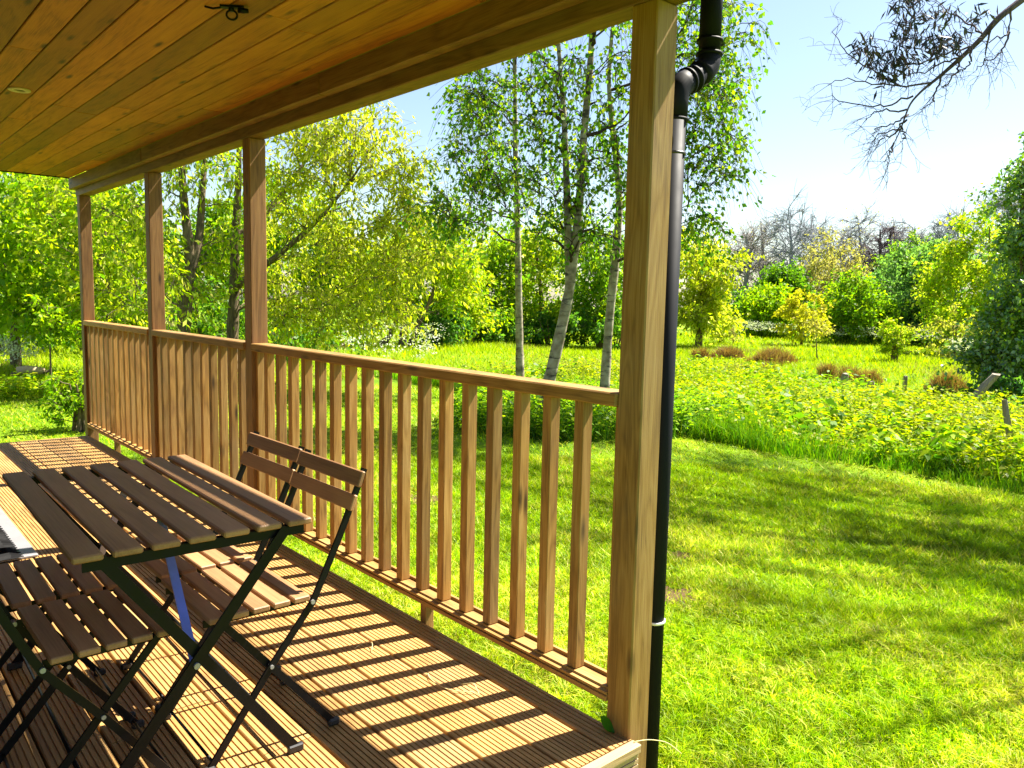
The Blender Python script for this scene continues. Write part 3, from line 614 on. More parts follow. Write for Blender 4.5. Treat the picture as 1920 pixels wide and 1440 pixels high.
h2 = stem([(30, 690), (28, 600), (35, 500), (40, 400)], 20, 0.10, 0.02)
tree('hazel_tree', 'dense fresh green tree at the left edge, beyond the deck end', 'tree', gbase(h2), [h2], [E(40, 430, 110, 90, 20, 52), E(-60, 480, 90, 110, 20, 30), E(90, 530, 90, 70, 19, 34), E(120, 580, 60, 40, 18.5, 14), E(60, 340, 120, 60, 21, 24)], FRESH, leaf=(0.17, 0.085), twigs=7, per=13, rc=1.0, leaf_dir=(0, 0, -0.6), group='leafy trees on the left')
sp = stem([(94, 690), (94, 650), (93, 610)], 15.6, 0.018, 0.008)
tree('sapling', 'thin sapling in the grass near the cut log', 'sapling', gbase(sp), [sp], [E(93, 600, 26, 42, 15.6, 16)], FRESH, leaf=(0.10, 0.055), twigs=5, per=8, rc=0.35, limb_r=0.006)
def shrub(label, px, d, w, h, pal, n, leaf=(0.14, 0.07), py=None, name='shrub', per=11, nst=5, group='shrubs along the hedge line', rc=0.55, barkm='bark', leafm='leaf', base_y=None, cat='shrub'):
    x, y = spot(px, d); z = float(hgt(x, y)); st = []
    for i in range(nst):
        a = RNG.uniform(0, 2*math.pi); q = RNG.uniform(0.15, 0.55)*w/2
        st.append([(x+0.1*math.cos(a), y+0.1*math.sin(a), z-0.05, 0.03), (x+q*0.5*math.cos(a), y+q*0.5*math.sin(a), z+h*0.35, 0.022), (x+q*math.cos(a), y+q*math.sin(a), z+h*0.75, 0.008)])
    return tree(name, label, cat, (x, y, z), st, [((x, y, z+h*0.5), (w/2, w/2, h*0.48), n)], pal, leaf=leaf, twigs=6, per=per, rc=rc, limb_r=0.012, group=group, minz=0.05, barkm=barkm, leafm=leafm)
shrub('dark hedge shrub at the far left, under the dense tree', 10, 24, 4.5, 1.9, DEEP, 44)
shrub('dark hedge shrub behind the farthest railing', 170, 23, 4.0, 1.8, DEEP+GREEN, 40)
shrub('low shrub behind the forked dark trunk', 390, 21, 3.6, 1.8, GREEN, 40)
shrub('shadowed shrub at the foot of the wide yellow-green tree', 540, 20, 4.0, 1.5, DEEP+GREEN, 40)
shrub('young leafy bush at the outer side of the farthest post', 152, 10.2, 0.62, 0.72, GREEN+FRESH, 24, leaf=(0.06, 0.032), rc=0.25, group=None)
# willow group with bent stems
w1 = stem([(700, 662), (728, 636), (745, 600), (742, 570)], 24, 0.11, 0.06); w2 = stem([(755, 660), (756, 610), (762, 560)], 24, 0.13, 0.06); w3 = stem([(768, 660), (782, 610), (802, 575), (820, 530)], 24, 0.11, 0.05)
tree('willow_tree', 'old willow with bent dark stems at the meadow edge', 'tree', gbase(w2), [w1, w2, w3], [E(770, 500, 80, 50, 24, 26), E(850, 520, 60, 60, 24, 26), E(700, 560, 60, 40, 24, 14)], LIME+FRESH, leaf=(0.20, 0.07), twigs=7, per=11, rc=0.9, limb_r=0.03, group='trees behind the birches')
shrub('dark ivy-covered stump bush beside the bent willow stems', 832, 25, 1.5, 1.4, DEEP, 34, leaf=(0.12, 0.08))
for px, d, tp, w, pal, lab in ((815, 27, 405, 75, LIME+FRESH, 'pale airy tree beyond the meadow, between the wide tree and the birches'), (905, 30, 420, 80, FRESH, 'mid green tree beyond the meadow, left of the slender birch'), (1010, 31, 405, 85, LIME+FRESH, 'lime green tree seen between the slender and leaning birches'), (1125, 30, 410, 80, FRESH+GREEN, 'green tree beyond the meadow, right of the leaning birch'), (1310, 31, 425, 70, LIME, 'rounded lime green tree just right of the drainpipe')):
    q = stem([(px, 640), (px+6, 560), (px-4, 480), (px, 430)], d, 0.12, 0.03); mid = (tp+610)/2
    tree('field_tree', lab, 'tree', gbase(q), [q], [E(px, mid, w, (610-tp)/2, d, 54), E(px+20, 590, w*0.9, 32, d-0.5, 18)], pal, leaf=(0.17, 0.09), twigs=8, per=16, rc=1.1, group='trees behind the birches')
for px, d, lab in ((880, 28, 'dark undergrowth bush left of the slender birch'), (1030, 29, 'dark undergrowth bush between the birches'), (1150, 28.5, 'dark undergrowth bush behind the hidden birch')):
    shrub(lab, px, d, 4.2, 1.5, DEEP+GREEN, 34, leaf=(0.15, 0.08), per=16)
# trees behind everything, closing the view
for i, (px, d, top, pal, lab) in enumerate(((-60, 34, 330, GREEN, 'tall tree far behind the left edge of the deck'), (150, 36, 340, FRESH, 'tall tree far behind the farthest post'), (330, 38, 380, GREEN, 'tall tree far behind the forked trunk'), (520, 37, 330, FRESH, 'tall tree far behind the wide yellow-green tree'), (680, 36, 420, GREEN, 'tall tree far behind the bent willow'))):
    q = stem([(px, 640), (px+4, 540), (px, 420)], d, 0.16, 0.04); mid = (top+600)/2
    tree('hedgerow_tree', lab, 'tree', gbase(q), [q], [E(px, mid, 115, (610-top)/2, d, 60)], pal, leaf=(0.25, 0.13), twigs=8, per=16, rc=1.4, group='tall trees far behind')

# ------------------------------------------------------------------ right-hand meadow trees
q = stem([(1502, 652), (1505, 610), (1506, 560)], 33.7, 0.05, 0.015)
tree('young_tree', 'golden yellow young tree standing alone in the meadow', 'tree', gbase(q), [q], [E(1505, 592, 42, 50, 33.7, 40)], YEL, leaf=(0.16, 0.09), twigs=6, per=9, rc=0.5, limb_r=0.012, minz=0.2)
q = stem([(1532, 682), (1531, 650), (1530, 610)], 24.5, 0.022, 0.008)
tree('sapling', 'thin yellowish sapling in front of the golden young tree', 'sapling', gbase(q), [q], [E(1532, 615, 22, 28, 24.5, 14)], YEL+PALE, leaf=(0.09, 0.05), twigs=5, per=6, rc=0.3, limb_r=0.006)
q = stem([(1374, 652), (1375, 625), (1376, 600)], 33, 0.03, 0.01)
tree('sapling', 'small pale orange sapling right of the drainpipe', 'sapling', gbase(q), [q], [E(1375, 618, 18, 26, 33, 14)], PALE, leaf=(0.11, 0.06), twigs=5, per=6, rc=0.35, limb_r=0.006)
q = stem([(1350, 655), (1349, 625), (1350, 610)], 33, 0.03, 0.01)
tree('sapling', 'small lime sapling at the foot of the rounded lime tree', 'sapling', gbase(q), [q], [E(1350, 625, 18, 20, 33, 12)], LIME, leaf=(0.11, 0.06), twigs=5, per=7, rc=0.35, limb_r=0.006)
shrub('upright bright bush standing alone in the meadow on the right', 1675, 25, 0.85, 1.25, FRESH+LIME, 34, leaf=(0.10, 0.045), rc=0.3, group=None, nst=7)
for px, d, top, w, bot, pal, lab, lfz in ((1440, 41, 545, 38, 638, FRESH, 'green bush left of the golden young tree', 0.26), (1605, 39, 535, 62, 640, FRESH+GREEN, 'broad round bush with many stems behind the meadow', 0.24), (1470, 44, 500, 40, 600, GREEN, 'darker tree behind the golden young tree', 0.28), (1735, 41, 465, 85, 640, BLUEG, 'blue-green tree with spreading crown at the meadow edge', 0.26), (1560, 47, 445, 62, 590, PALE, 'pale tan tree just coming into leaf', 0.24), (1855, 33, 412, 92, 650, LIME+FRESH, 'tall bright lime tree on the right of the meadow', 0.24), (1705, 48, 465, 45, 560, FRESH+BLUEG, 'small light green tree between the bare trees', 0.28)):
    q = stem([(px-10, 645), (px-4, bot-45), (px, (top+bot)/2), (px, top+15)], d, 0.13, 0.02)
    q2 = [q[1][:3]+(0.07,)]+stem([(px, bot-40), (px+w*0.4, (top+bot)/2+10), (px+w*0.5, top+40)], d, 0.06, 0.02)[1:]
    tree('meadow_tree', lab, 'tree', gbase(q), [q, q2], [E(px, (top+bot)/2, w, (bot-top)/2, d, 95), E(px, bot-25, w*0.95, 24, d, 26)], pal, leaf=(lfz*0.68, lfz*0.36), twigs=9, per=15 if pal is not PALE else 6, rc=1.0, limb_r=0.02, group='trees round the meadow', minz=0.12)
shrub('thin pale shrub at the right end of the meadow', 1790, 28, 2.1, 1.7, PALE+LIME, 30, leaf=(0.12, 0.06), per=6, rc=0.4, group=None)
q = stem([(1960, 775), (1945, 680), (1925, 560), (1915, 430), (1925, 300)], 17.0, 0.13, 0.03)
tree('dark_tree', 'dark leafy tree leaning in from the right edge', 'tree', gbase(q), [q], [E(1920, 610, 60, 90, 16.5, 60), E(1935, 470, 45, 80, 17, 40), E(1880, 690, 50, 35, 16, 30), E(1935, 350, 40, 60, 17, 18), E(1990, 500, 70, 200, 17, 30)], DEEP+BLUEG+FRESH, leaf=(0.095, 0.052), twigs=8, per=15, rc=0.65, leaf_dir=(0, 0, -0.4), leafm='leaf_shiny')
shrub('dark bramble bush over the hollow at the right edge', 1925, 14.6, 2.6, 1.0, DEEP, 44, leaf=(0.10, 0.06), rc=0.3, group=None)
# bare grey trees behind, most with distance haze put into the bark colour
for i, (px, top, d, mat, lab) in enumerate(((1428, 405, 52, 'bark_mauve', 'bare tree left of the tall grey one'), (1482, 382, 50, 'bark_hazy', 'tall grey bare tree with wide crown'), (1522, 392, 53, 'bark_hazy', 'bare tree right of the tall grey one'), (1612, 404, 54, 'bark_hazy', 'bare tree above the broad round bush'), (1648, 420, 52, 'bark_violet', 'dark ivy-clad bare tree in the middle of the tree line'), (1676, 415, 55, 'bark_hazy', 'thin bare tree right of the ivy-clad one'), (1706, 416, 54, 'bark_hazy', 'thin bare tree above the blue-green tree'), (1757, 420, 53, 'bark_hazy', 'bare tree left of the tall lime tree'), (1793, 400, 52, 'bark_hazy', 'leaning bare tree beside the tall lime tree'), (1890, 330, 50, 'bark_hazy', 'bare tree rising behind the tall lime tree'), (1400, 430, 50, 'bark_mauve', 'bare tree nearest the birch leaves'), (1580, 430, 56, 'bark_mauve', 'faint bare tree behind the pale tan tree'))):
    q = stem([(px-4, 640), (px-2, 540), (px+3, 470), (px+RNG.uniform(-6, 6), top+10)], d, 0.22, 0.03)
    tree('bare_tree', lab, 'tree', gbase(q), [q], [E(px, top+55, 42, 55, d, 44), E(px, top+120, 48, 45, d, 24)], PALE, leaf=(0.12, 0.06), twigs=14, per=1 if i % 3 == 0 else 0, rc=1.3, limb_r=0.03, barkm=mat, twig_mat=mat, group='bare trees along the skyline', twig_r=0.017, minz=0.3, lift=0.1, sides=4)
# undergrowth closing the foot of the wood
for px, d, lab in ((1395, 44, 'dark thicket right of the lime tree'), (1540, 45, 'dark thicket behind the golden young tree'), (1670, 44, 'dark thicket behind the upright bush'), (1790, 42, 'dark thicket behind the thin pale shrub')):
    shrub(lab, px, d, 6.5, 2.4, DEEP+GREEN, 44, leaf=(0.20, 0.11), rc=0.8, per=18)

# ------------------------------------------------------------------ the tree out of frame on the right whose branch hangs into the picture
TK = (8.6, -2.6)
k0 = [(TK[0], TK[1], GZ-0.1, 0.22), (TK[0]-0.1, TK[1]+0.1, 1.5, 0.19), (TK[0]+0.1, TK[1]+0.3, 3.4, 0.16), (TK[0], TK[1]+0.5, 5.5, 0.12), (TK[0]-0.2, TK[1]+0.8, 8.2, 0.04)]
def bp_(px, py, d): return aim(px, py, d)
main = [(TK[0]+0.08, TK[1]+0.25, 3.9, 0.07)]+[(*bp_(px, py, d), r) for px, py, d, r in ((2080, -120, 8.6, 0.045), (1980, -50, 8.3, 0.036), (1905, 8, 8.1, 0.028), (1870, 35, 8.0, 0.026), (1838, 75, 8.0, 0.022), (1800, 110, 8.0, 0.019), (1760, 145, 8.0, 0.014), (1728, 170, 8.0, 0.010), (1705, 195, 8.0, 0.008), (1690, 240, 8.0, 0.006), (1676, 270, 8.0, 0.004), (1650, 300, 8.0, 0.002))]
kt = thing('weeping_tree', 'tree at the right whose bare hanging branch and dark leaves reach into the sky', 'tree', (TK[0], TK[1], GZ)); kb = np.array([TK[0], TK[1], GZ])
T1 = Tubes(); q = smooth_path(k0, 24); T1.add(q[:, :3]-kb, q[:, 3], 12); link('trunk', T1.mesh('trunk'), 'bark', kt)
T2 = Tubes(); qm = smooth_path(main, 60); T2.add(qm[:, :3]-kb, qm[:, 3], 8)
LC = []; LD = []
side = [[(1745, 155), (1710, 160), (1690, 162), (1650, 158), (1600, 150), (1570, 148), (1552, 160)], [(1690, 162), (1665, 150), (1640, 130), (1615, 125), (1590, 100), (1575, 80), (1560, 60)], [(1712, 180), (1680, 195), (1650, 200), (1610, 196), (1570, 190), (1560, 175)],
        [(1700, 205), (1680, 212), (1650, 205), (1634, 215), (1618, 232)], [(1703, 215), (1690, 225), (1665, 235), (1640, 238), (1636, 255)], [(1700, 225), (1685, 240), (1665, 248), (1645, 250), (1640, 270)], [(1692, 240), (1670, 255), (1655, 255), (1640, 275)],
        [(1765, 142), (1758, 160), (1750, 190), (1745, 198), (1725, 205)], [(1800, 112), (1790, 140), (1775, 160), (1765, 163)], [(1822, 90), (1820, 120), (1810, 130), (1790, 138)], [(1895, 15), (1893, 60), (1880, 68), (1855, 76), (1840, 78)], [(1893, 60), (1880, 95), (1865, 110), (1845, 115)], [(1860, 45), (1850, 90), (1845, 120), (1830, 132)],
        [(1830, 85), (1780, 95), (1740, 115), (1700, 125), (1680, 115)], [(1810, 105), (1760, 120), (1720, 140), (1690, 140)], [(1845, 65), (1815, 45), (1785, 28), (1760, 20)], [(1676, 268), (1668, 290), (1664, 310)], [(1690, 235), (1697, 255), (1688, 268)]]
SN = [qm[14:, :3]]
for s_ in side:
    d0 = 8.0; pts = np.array([bp_(px, py, d0+RNG.uniform(-0.15, 0.15)) for px, py in s_]); pts = smooth_path(pts, 16); pts[2:-1] += RNG.normal(size=(13, 3))*0.008; T2.add(pts-kb, np.linspace(0.0095, 0.0030, 16), 5); SN.append(pts)
    for _ in range(8):
        i = RNG.integers(5, 16); a = pts[i]; dirn = unit(pts[i]-pts[i-3]); ln = RNG.uniform(0.10, 0.32); e = a+unit(dirn*0.9+RNG.normal(size=3)*0.55)*ln-np.array([0, 0, 0.25*ln]); m_ = (a+e)/2+RNG.normal(size=3)*0.25*ln
        tq = bez(a, m_, e, 7); T2.add(tq-kb, np.linspace(0.0026, 0.0012, 7), 3)
        for _ in range(2):
            j = RNG.integers(2, 6); e2 = tq[j]+unit(dirn+RNG.normal(size=3)*0.8)*ln*0.5; T2.add(bez(tq[j], (tq[j]+e2)/2+RNG.normal(size=3)*0.12*ln, e2, 4)-kb, np.linspace(0.0018, 0.0010, 4), 3)
SN = np.concatenate(SN)
for (px, py, rx, ry, n) in ((1715, 20, 32, 30, 14), (1770, 40, 35, 30, 14), (1700, 65, 30, 18, 10), (1735, 85, 30, 16, 10), (1620, 88, 18, 24, 9), (1640, 112, 20, 16, 8), (1672, 112, 20, 18, 9), (1780, 85, 25, 14, 8), (1690, 5, 14, 14, 5), (1712, 112, 22, 12, 7), (1658, 145, 24, 8, 6), (1835, 30, 22, 12, 4)):
    for _ in range(n):
        c = bp_(px+RNG.uniform(-rx, rx), py+RNG.uniform(-ry, ry), 8.0+RNG.uniform(-0.25, 0.25)); a = SN[np.argmin(np.linalg.norm(SN-(c+np.array([0.05, -0.05, -0.10]))-RNG.normal(size=3)*0.08, axis=1))]
        mm = (a+c)/2+RNG.normal(size=3)*0.10+np.array([0, 0, 0.06]); tw = bez(a, mm, c, 6); T2.add(tw-kb, np.linspace(0.0040, 0.0015, 6), 3); SN = np.concatenate([SN, tw[2:]])
        k_ = 7; fan = unit(RNG.normal(size=3))*0.5; LC.append(c+RNG.normal(size=(k_, 3))*0.035); LD.append(np.tile(np.array([0, 0, -0.9])+fan, (k_, 1)))
# the rest of the crown, above and beside the frame: it dapples the lawn with shade
for _ in range(105):
    c = np.array([RNG.uniform(7.6, 11.8), RNG.uniform(-4.5, 4.4), RNG.uniform(6.7, 9.0)]); a = q[RNG.integers(12, 22), :3]; lb = bez(a, (a+c)/2+np.array([0, 0, 0.5]), c, 7); T2.add(lb-kb, np.linspace(0.03, 0.008, 7), 4)
    for _ in range(7):
        e = c+RNG.normal(size=3)*0.30; T2.add(bez(lb[5], (c+e)/2, e, 4)-kb, np.linspace(0.005, 0.002, 4), 3)
        k_ = 22; u = RNG.random((k_, 1)); LC.append(lb[5]*(1-u)+e*u+RNG.normal(size=(k_, 3))*0.10); LD.append(np.tile([0, 0, -1.0], (k_, 1)))
for e_ in ((4.6, -1.0, 5.0), (5.2, -1.7, 4.6), (5.5, -0.5, 5.7), (6.0, -1.2, 5.2), (4.9, -2.2, 5.2)):
    e_ = np.array(e_); a = q[15, :3]; lb = bez(a, (a+e_)/2+np.array([0, 0, 0.6])+RNG.normal(size=3)*0.2, e_, 14); lb[2:] += RNG.normal(size=(12, 3))*0.04; T2.add(lb-kb, np.linspace(0.05, 0.012, 14), 6)
    for _ in range(16):
        i = RNG.integers(5, 14); e = lb[i]+RNG.normal(size=3)*np.array([0.5, 0.25, 0.25]); T2.add(bez(lb[i], (lb[i]+e)/2+RNG.normal(size=3)*0.06, e, 5)-kb, np.linspace(0.008, 0.003, 5), 4)
        k_ = 10; u = RNG.random((k_, 1)); LC.append(lb[i]*(1-u)+e*u+RNG.normal(size=(k_, 3))*0.06); LD.append(np.tile([0, 0, -1.0], (k_, 1)))
link('branches', T2.mesh('branches'), 'bark_violet', kt)
C = np.concatenate(LC)-kb; D = unit(np.concatenate(LD)*0.8+RNG.normal(size=C.shape)*0.55); n = len(C); sc = RNG.uniform(0.7, 1.25, n)
v, f, cl = leaves(C, D, 0.105*sc, 0.020*sc, palette(n, [(0.010, 0.022, 0.028), (0.018, 0.03, 0.032), (0.05, 0.025, 0.03)])); link('crown', np_mesh('crown', v, f, cl), 'leaf_dark', kt)

# ------------------------------------------------------------------ grass and ground cover
def edge_x(y): return 6.05+0.10*np.sin(y*1.3)+0.06*np.sin(y*3.7+1)+np.clip((y-3.2), 0, 9)*0.10          # where the mowing stops
def in_island(x, y): return (((x-6.1)/2.1)**2+((y-5.9)/1.75)**2) < 1.0                                  # unmown patch round the birches
def is_lawn(x, y):
    lawn = (x < edge_x(y)) & ~in_island(x, y) & (y < 12.6-0.05*x)
    return lawn & ~((x > -2.25) & (x < 0.02) & (y > -0.05) & (y < 6.62))
def vnoise(x, y, s, seed):
    r = np.random.default_rng(seed); out = np.zeros_like(x)
    for _ in range(6):
        a = r.uniform(0, 2*math.pi); kx, ky = math.cos(a)*s, math.sin(a)*s; out += np.sin(kx*x+ky*y+r.uniform(0, 6.28)+0.8*np.sin((ky*x-kx*y)*0.7+r.uniform(0, 6)))
    return out/6
def blades(P, H, Wd, lean, cols, simple=False):
    """each blade: two stacked quads narrowing to a tip, bent over"""
    n = len(P); a = RNG.uniform(0, 2*math.pi, n); dx = np.stack([np.cos(a), np.sin(a), np.zeros(n)], -1); b_ = RNG.uniform(0, 2*math.pi, n); s = np.stack([np.cos(b_), np.sin(b_), np.zeros(n)], -1)
    up = np.array([0, 0, 1.0]); m_ = P+up*(H*0.55)[:, None]+dx*(lean*H*0.25)[:, None]; tp = P+up*H[:, None]*(1-0.25*lean)[:, None]+dx*(lean*H*0.9)[:, None]
    w = (Wd/2)[:, None]
    if simple: return np.stack([P-s*w*1.3, P+s*w*1.3, tp], 1).reshape(-1, 3), np.arange(3*n).reshape(-1, 3), np.repeat(cols, 3, 0)
    v = np.stack([P-s*w, P+s*w, m_+s*w*0.75, m_-s*w*0.75, tp], 1).reshape(-1, 3)
    i = np.arange(n)[:, None]*5; f = np.concatenate([i+np.array([[0, 1, 2]]), i+np.array([[0, 2, 3]]), i+np.array([[3, 2, 4]])]); return v, f, np.repeat(cols, 5, 0)
def grass(name, label, P, H, Wd, lean, cols, far=None):
    if far is None: v, f, c = blades(P, H, Wd, lean, cols)
    else:
        k = ~far; v, f, c = blades(P[k], H[k], Wd[k], lean[k], cols[k]); v2, f2, c2 = blades(P[far], H[far], Wd[far], lean[far], cols[far], True); f = np.concatenate([f, f2+len(v)]); v = np.concatenate([v, v2]); c = np.concatenate([c, c2])
    o = link(name, np_mesh(name, v, f, c), 'grass'); o['kind'] = 'stuff'; o['label'] = label; return o
def in_view(x, y, m=0.08):
    dx, dy = x-CAM[0], y-CAM[1]; a = np.arctan2(dx, dy)-YAW; return (np.abs(a) < math.atan(960/FPX)+m)
BARE = [(*spot(1272, 4.35), 0.20), (*spot(1290, 5.1), 0.09), (*spot(800, 6.3), 0.22)]
def lawn_pts(n, rmin, rmax):
    r = np.sqrt(RNG.uniform(rmin**2, rmax**2, n)); a = YAW+RNG.uniform(-0.75, 0.75, n); x = CAM[0]+r*np.sin(a); y = CAM[1]+r*np.cos(a)
    k = is_lawn(x, y) & in_view(x, y, 0.12)
    for bx, by, br in BARE: k &= ~((np.hypot(x-bx, y-by) < br*RNG.uniform(0.4, 1.3, n)) & (RNG.random(n) < 0.80))
    return x[k], y[k]
PX = []
_r = np.sqrt(RNG.uniform(1.2, 64, 90000)); _a = YAW+RNG.uniform(-1.5, 1.5, 90000); _x = CAM[0]+_r*np.sin(_a); _y = CAM[1]+_r*np.cos(_a); _k = is_lawn(_x, _y) & ~in_view(_x, _y, 0.12); PX.append((_x[_k], _y[_k]))
for n, r0, r1 in ((280000, 2.2, 4.6), (260000, 4.6, 8.0), (110000, 8.0, 15.0)): PX.append(lawn_pts(n, r0, r1))
x = np.concatenate([a for a, _ in PX]); y = np.concatenate([b_ for _, b_ in PX]); n = len(x); P = np.stack([x, y, hgt(x, y)], -1); rr_ = np.hypot(x-CAM[0], y-CAM[1])
pn = vnoise(x, y, 2.1, 5)*0.6+vnoise(x, y, 7.0, 6)*0.4; dry = np.clip(0.30+pn*1.2-0.10*np.clip((rr_-4.5)/2, 0, 1), 0.03, 0.8)
c = palette(n, [(0.26, 0.42, 0.002), (0.35, 0.49, 0.002), (0.44, 0.53, 0.003), (0.16, 0.33, 0.003)]); st = palette(n, [(0.56, 0.56, 0.04), (0.48, 0.53, 0.008), (0.60, 0.54, 0.14)]); k = (RNG.random(n) < dry)[:, None]; c = np.where(k, st, c)
H = RNG.uniform(0.016, 0.064, n)*np.clip(0.95+0.6*vnoise(x, y, 58.0, 9)+0.45*vnoise(x, y, 17.0, 11)+0.4*vnoise(x, y, 4.0, 10), 0.35, 2.2); c = c*(np.clip(0.97+0.5*vnoise(x, y, 47.0, 14)+0.35*vnoise(x, y, 13.0, 16)+0.3*vnoise(x, y, 3.3, 15), 0.45, 1.35))[:, None]
grass('lawn_grass', 'short mown lawn grass with dry yellowish patches', P, H, RNG.uniform(0.0035, 0.0075, n)*np.clip(rr_/5, 0.9, 2.4), RNG.uniform(0.3, 1.5, n), c, (rr_ > 4.3) | ~in_view(x, y, 0.12))
for (bx, by, br), lab in zip(BARE, ('larger bare earth patch in the lawn beside the drainpipe', 'small bare earth patch in the lawn beyond the drainpipe', 'bare earth patch in the lawn seen between the balusters')):
    Vb = [(0, 0, 0.006)]; nb = 26
    for j in range(nb):
        q_ = br*(0.75+0.25*math.sin(j*1.7+bx)+RNG.uniform(-0.1, 0.1)); Vb.append((q_*math.cos(2*math.pi*j/nb), q_*math.sin(2*math.pi*j/nb), 0.004))
    o = link('bare_earth', pymesh('bare_earth', Vb, [(0, 1+j, 1+(j+1) % nb) for j in range(nb)]), 'earth', None, (bx, by, float(hgt(bx, by)))); o['kind'] = 'structure'; o['label'] = lab
# tall grass along the mowing edge
n = 52000; y = RNG.uniform(-4.5, 13, n); x = edge_x(y)+np.abs(RNG.normal(size=n))*(0.42+0.30*vnoise(y*0.7, y*0.4, 1.7, 44))-0.08; k = in_view(x, y, 0.15) & ~in_island(x, y) & (RNG.random(n) < 0.55+0.75*vnoise(x, y, 2.6, 31)); x, y = x[k], y[k]; n = len(x); P = np.stack([x, y, hgt(x, y)], -1)
grass('tall_grass', 'strip of tall bright green grass along the edge of the lawn', P, RNG.uniform(0.10, 0.42, n)*(0.75+0.65*vnoise(x, y, 1.6, 3)), RNG.uniform(0.006, 0.012, n), RNG.uniform(0.1, 0.9, n), palette(n, [(0.11, 0.30, 0.004), (0.17, 0.36, 0.004), (0.07, 0.21, 0.004), (0.30, 0.42, 0.006)])*np.clip(1+0.8*vnoise(x, y, 1.4, 33), 0.4, 1.6)[:, None])
# leafy weeds (nettles and the like)
def weeds(name, label, x, y, h, lsize, pal, per=13):
    n = len(x); z = hgt(x, y); u = np.sort(RNG.random((n, per)), 1)*0.85+0.15; a = RNG.uniform(0, 2*math.pi, (n, per)); rad = RNG.uniform(0.02, 0.10, (n, per))*(1.15-u*0.6)
    C = np.stack([x[:, None]+rad*0.3*np.cos(a)+RNG.normal(size=(n, per))*0.02, y[:, None]+rad*0.3*np.sin(a)+RNG.normal(size=(n, per))*0.02, z[:, None]+u*h[:, None]], -1).reshape(-1, 3)
    D = np.stack([np.cos(a), np.sin(a), RNG.uniform(-0.5, 0.45, (n, per))], -1).reshape(-1, 3); D = unit(D); nn = len(C); sc = RNG.uniform(0.6, 1.3, nn)
    # leaf faces turned mostly to the sky
    s = unit(np.cross(D, np.array([0, 0, 1.0])+RNG.normal(size=(nn, 3))*0.45)); Ln = lsize*sc; Wd = lsize*0.55*sc
    mid = C+D*(Ln*0.4)[:, None]; v = np.stack([C, mid+s*(Wd/2)[:, None], C+D*Ln[:, None]-np.array([0, 0, 1])*(Ln*0.18)[:, None], mid-s*(Wd/2)[:, None]], 1).reshape(-1, 3)
    o = link(name, np_mesh(name, v, np.arange(4*nn).reshape(-1, 4), np.repeat(palette(nn, pal), 4, 0)), 'leaf'); o['kind'] = 'stuff'; o['label'] = label; return o
WEED = [(0.27, 0.35, 0.002), (0.36, 0.41, 0.002), (0.12, 0.23, 0.003), (0.45, 0.46, 0.003)]
n = 19000; x = RNG.uniform(6.2, 13.2, n); y = RNG.uniform(-3.5, 10.5, n); k = (RNG.random(n) < 0.75+0.9*vnoise(x, y, 1.6, 71)) & (x > edge_x(y)+0.25) & in_view(x, y, 0.1) & ~in_island(x, y) & (np.hypot(x-12.6, y-2.3) > 1.5); x, y = x[k], y[k]
weeds('nettle_bank', 'bank of bright yellow-green nettles beyond the lawn', x, y, np.clip(0.12+0.34*RNG.random(len(x))+0.34*vnoise(x, y, 1.1, 2), 0.08, 1), 0.064, WEED)
def bank_pts(n):
    x = RNG.uniform(6.1, 14.0, n); y = RNG.uniform(-3.5, 10.5, n); k = (x > edge_x(y)+0.15) & in_view(x, y, 0.1) & ~in_island(x, y) & (np.hypot(x-12.6, y-2.3) > 1.2); return x[k], y[k]
x, y = bank_pts(2600); k = vnoise(x, y, 1.1, 61) > -0.05; x, y = x[k], y[k]
weeds('dock_leaves', 'broad darker dock leaves scattered through the nettle bank', x, y, 0.16+0.36*RNG.random(len(x)), 0.125, GREEN+FRESH, 7)
x, y = bank_pts(26000); k = vnoise(x, y, 1.9, 62) > 0.02; x, y = x[k], y[k]; n = len(x); tn = np.clip(vnoise(x, y, 1.2, 63)*1.3+0.12, 0, 0.8)
c = np.where((RNG.random(n) < tn)[:, None], palette(n, [(0.46, 0.40, 0.14), (0.36, 0.32, 0.08)]), palette(n, [(0.16, 0.36, 0.004), (0.28, 0.44, 0.004), (0.09, 0.26, 0.004)]))
grass('bank_grass', 'tall grass and dead stems mixed through the nettle bank', np.stack([x, y, hgt(x, y)], -1), RNG.uniform(0.2, 0.62, n), RNG.uniform(0.005, 0.010, n), RNG.uniform(0.1, 0.9, n), c, np.ones(n, bool))
n = 1500; a = RNG.uniform(0, 2*math.pi, n); r = np.sqrt(RNG.random(n)); x = 6.1+2.1*r*np.cos(a); y = 5.9+1.75*r*np.sin(a)
weeds('birch_weeds', 'patch of green weeds round the feet of the birches', x, y, 0.18+0.34*RNG.random(n), 0.07, FRESH+GREEN, 14)
n = 9000; x = 6.1+2.2*RNG.uniform(-1, 1, n); y = 5.9+1.85*RNG.uniform(-1, 1, n); k = in_island(x, y); x, y = x[k], y[k]; n = len(x)
grass('island_grass', 'rough green grass among the weeds round the birches', np.stack([x, y, hgt(x, y)], -1), RNG.uniform(0.12, 0.42, n), RNG.uniform(0.006, 0.011, n), RNG.uniform(0.2, 1.0, n), palette(n, [(0.06, 0.18, 0.010), (0.10, 0.23, 0.012), (0.04, 0.12, 0.010)]))
n = 900; y = RNG.uniform(12.0, 14.0, n); x = RNG.uniform(-3.5, 4.5, n); weeds('end_weeds', 'low weeds at the far end of the lawn, beyond the deck', x, y, 0.12+0.25*RNG.random(n), 0.09, FRESH+WEED, 12)
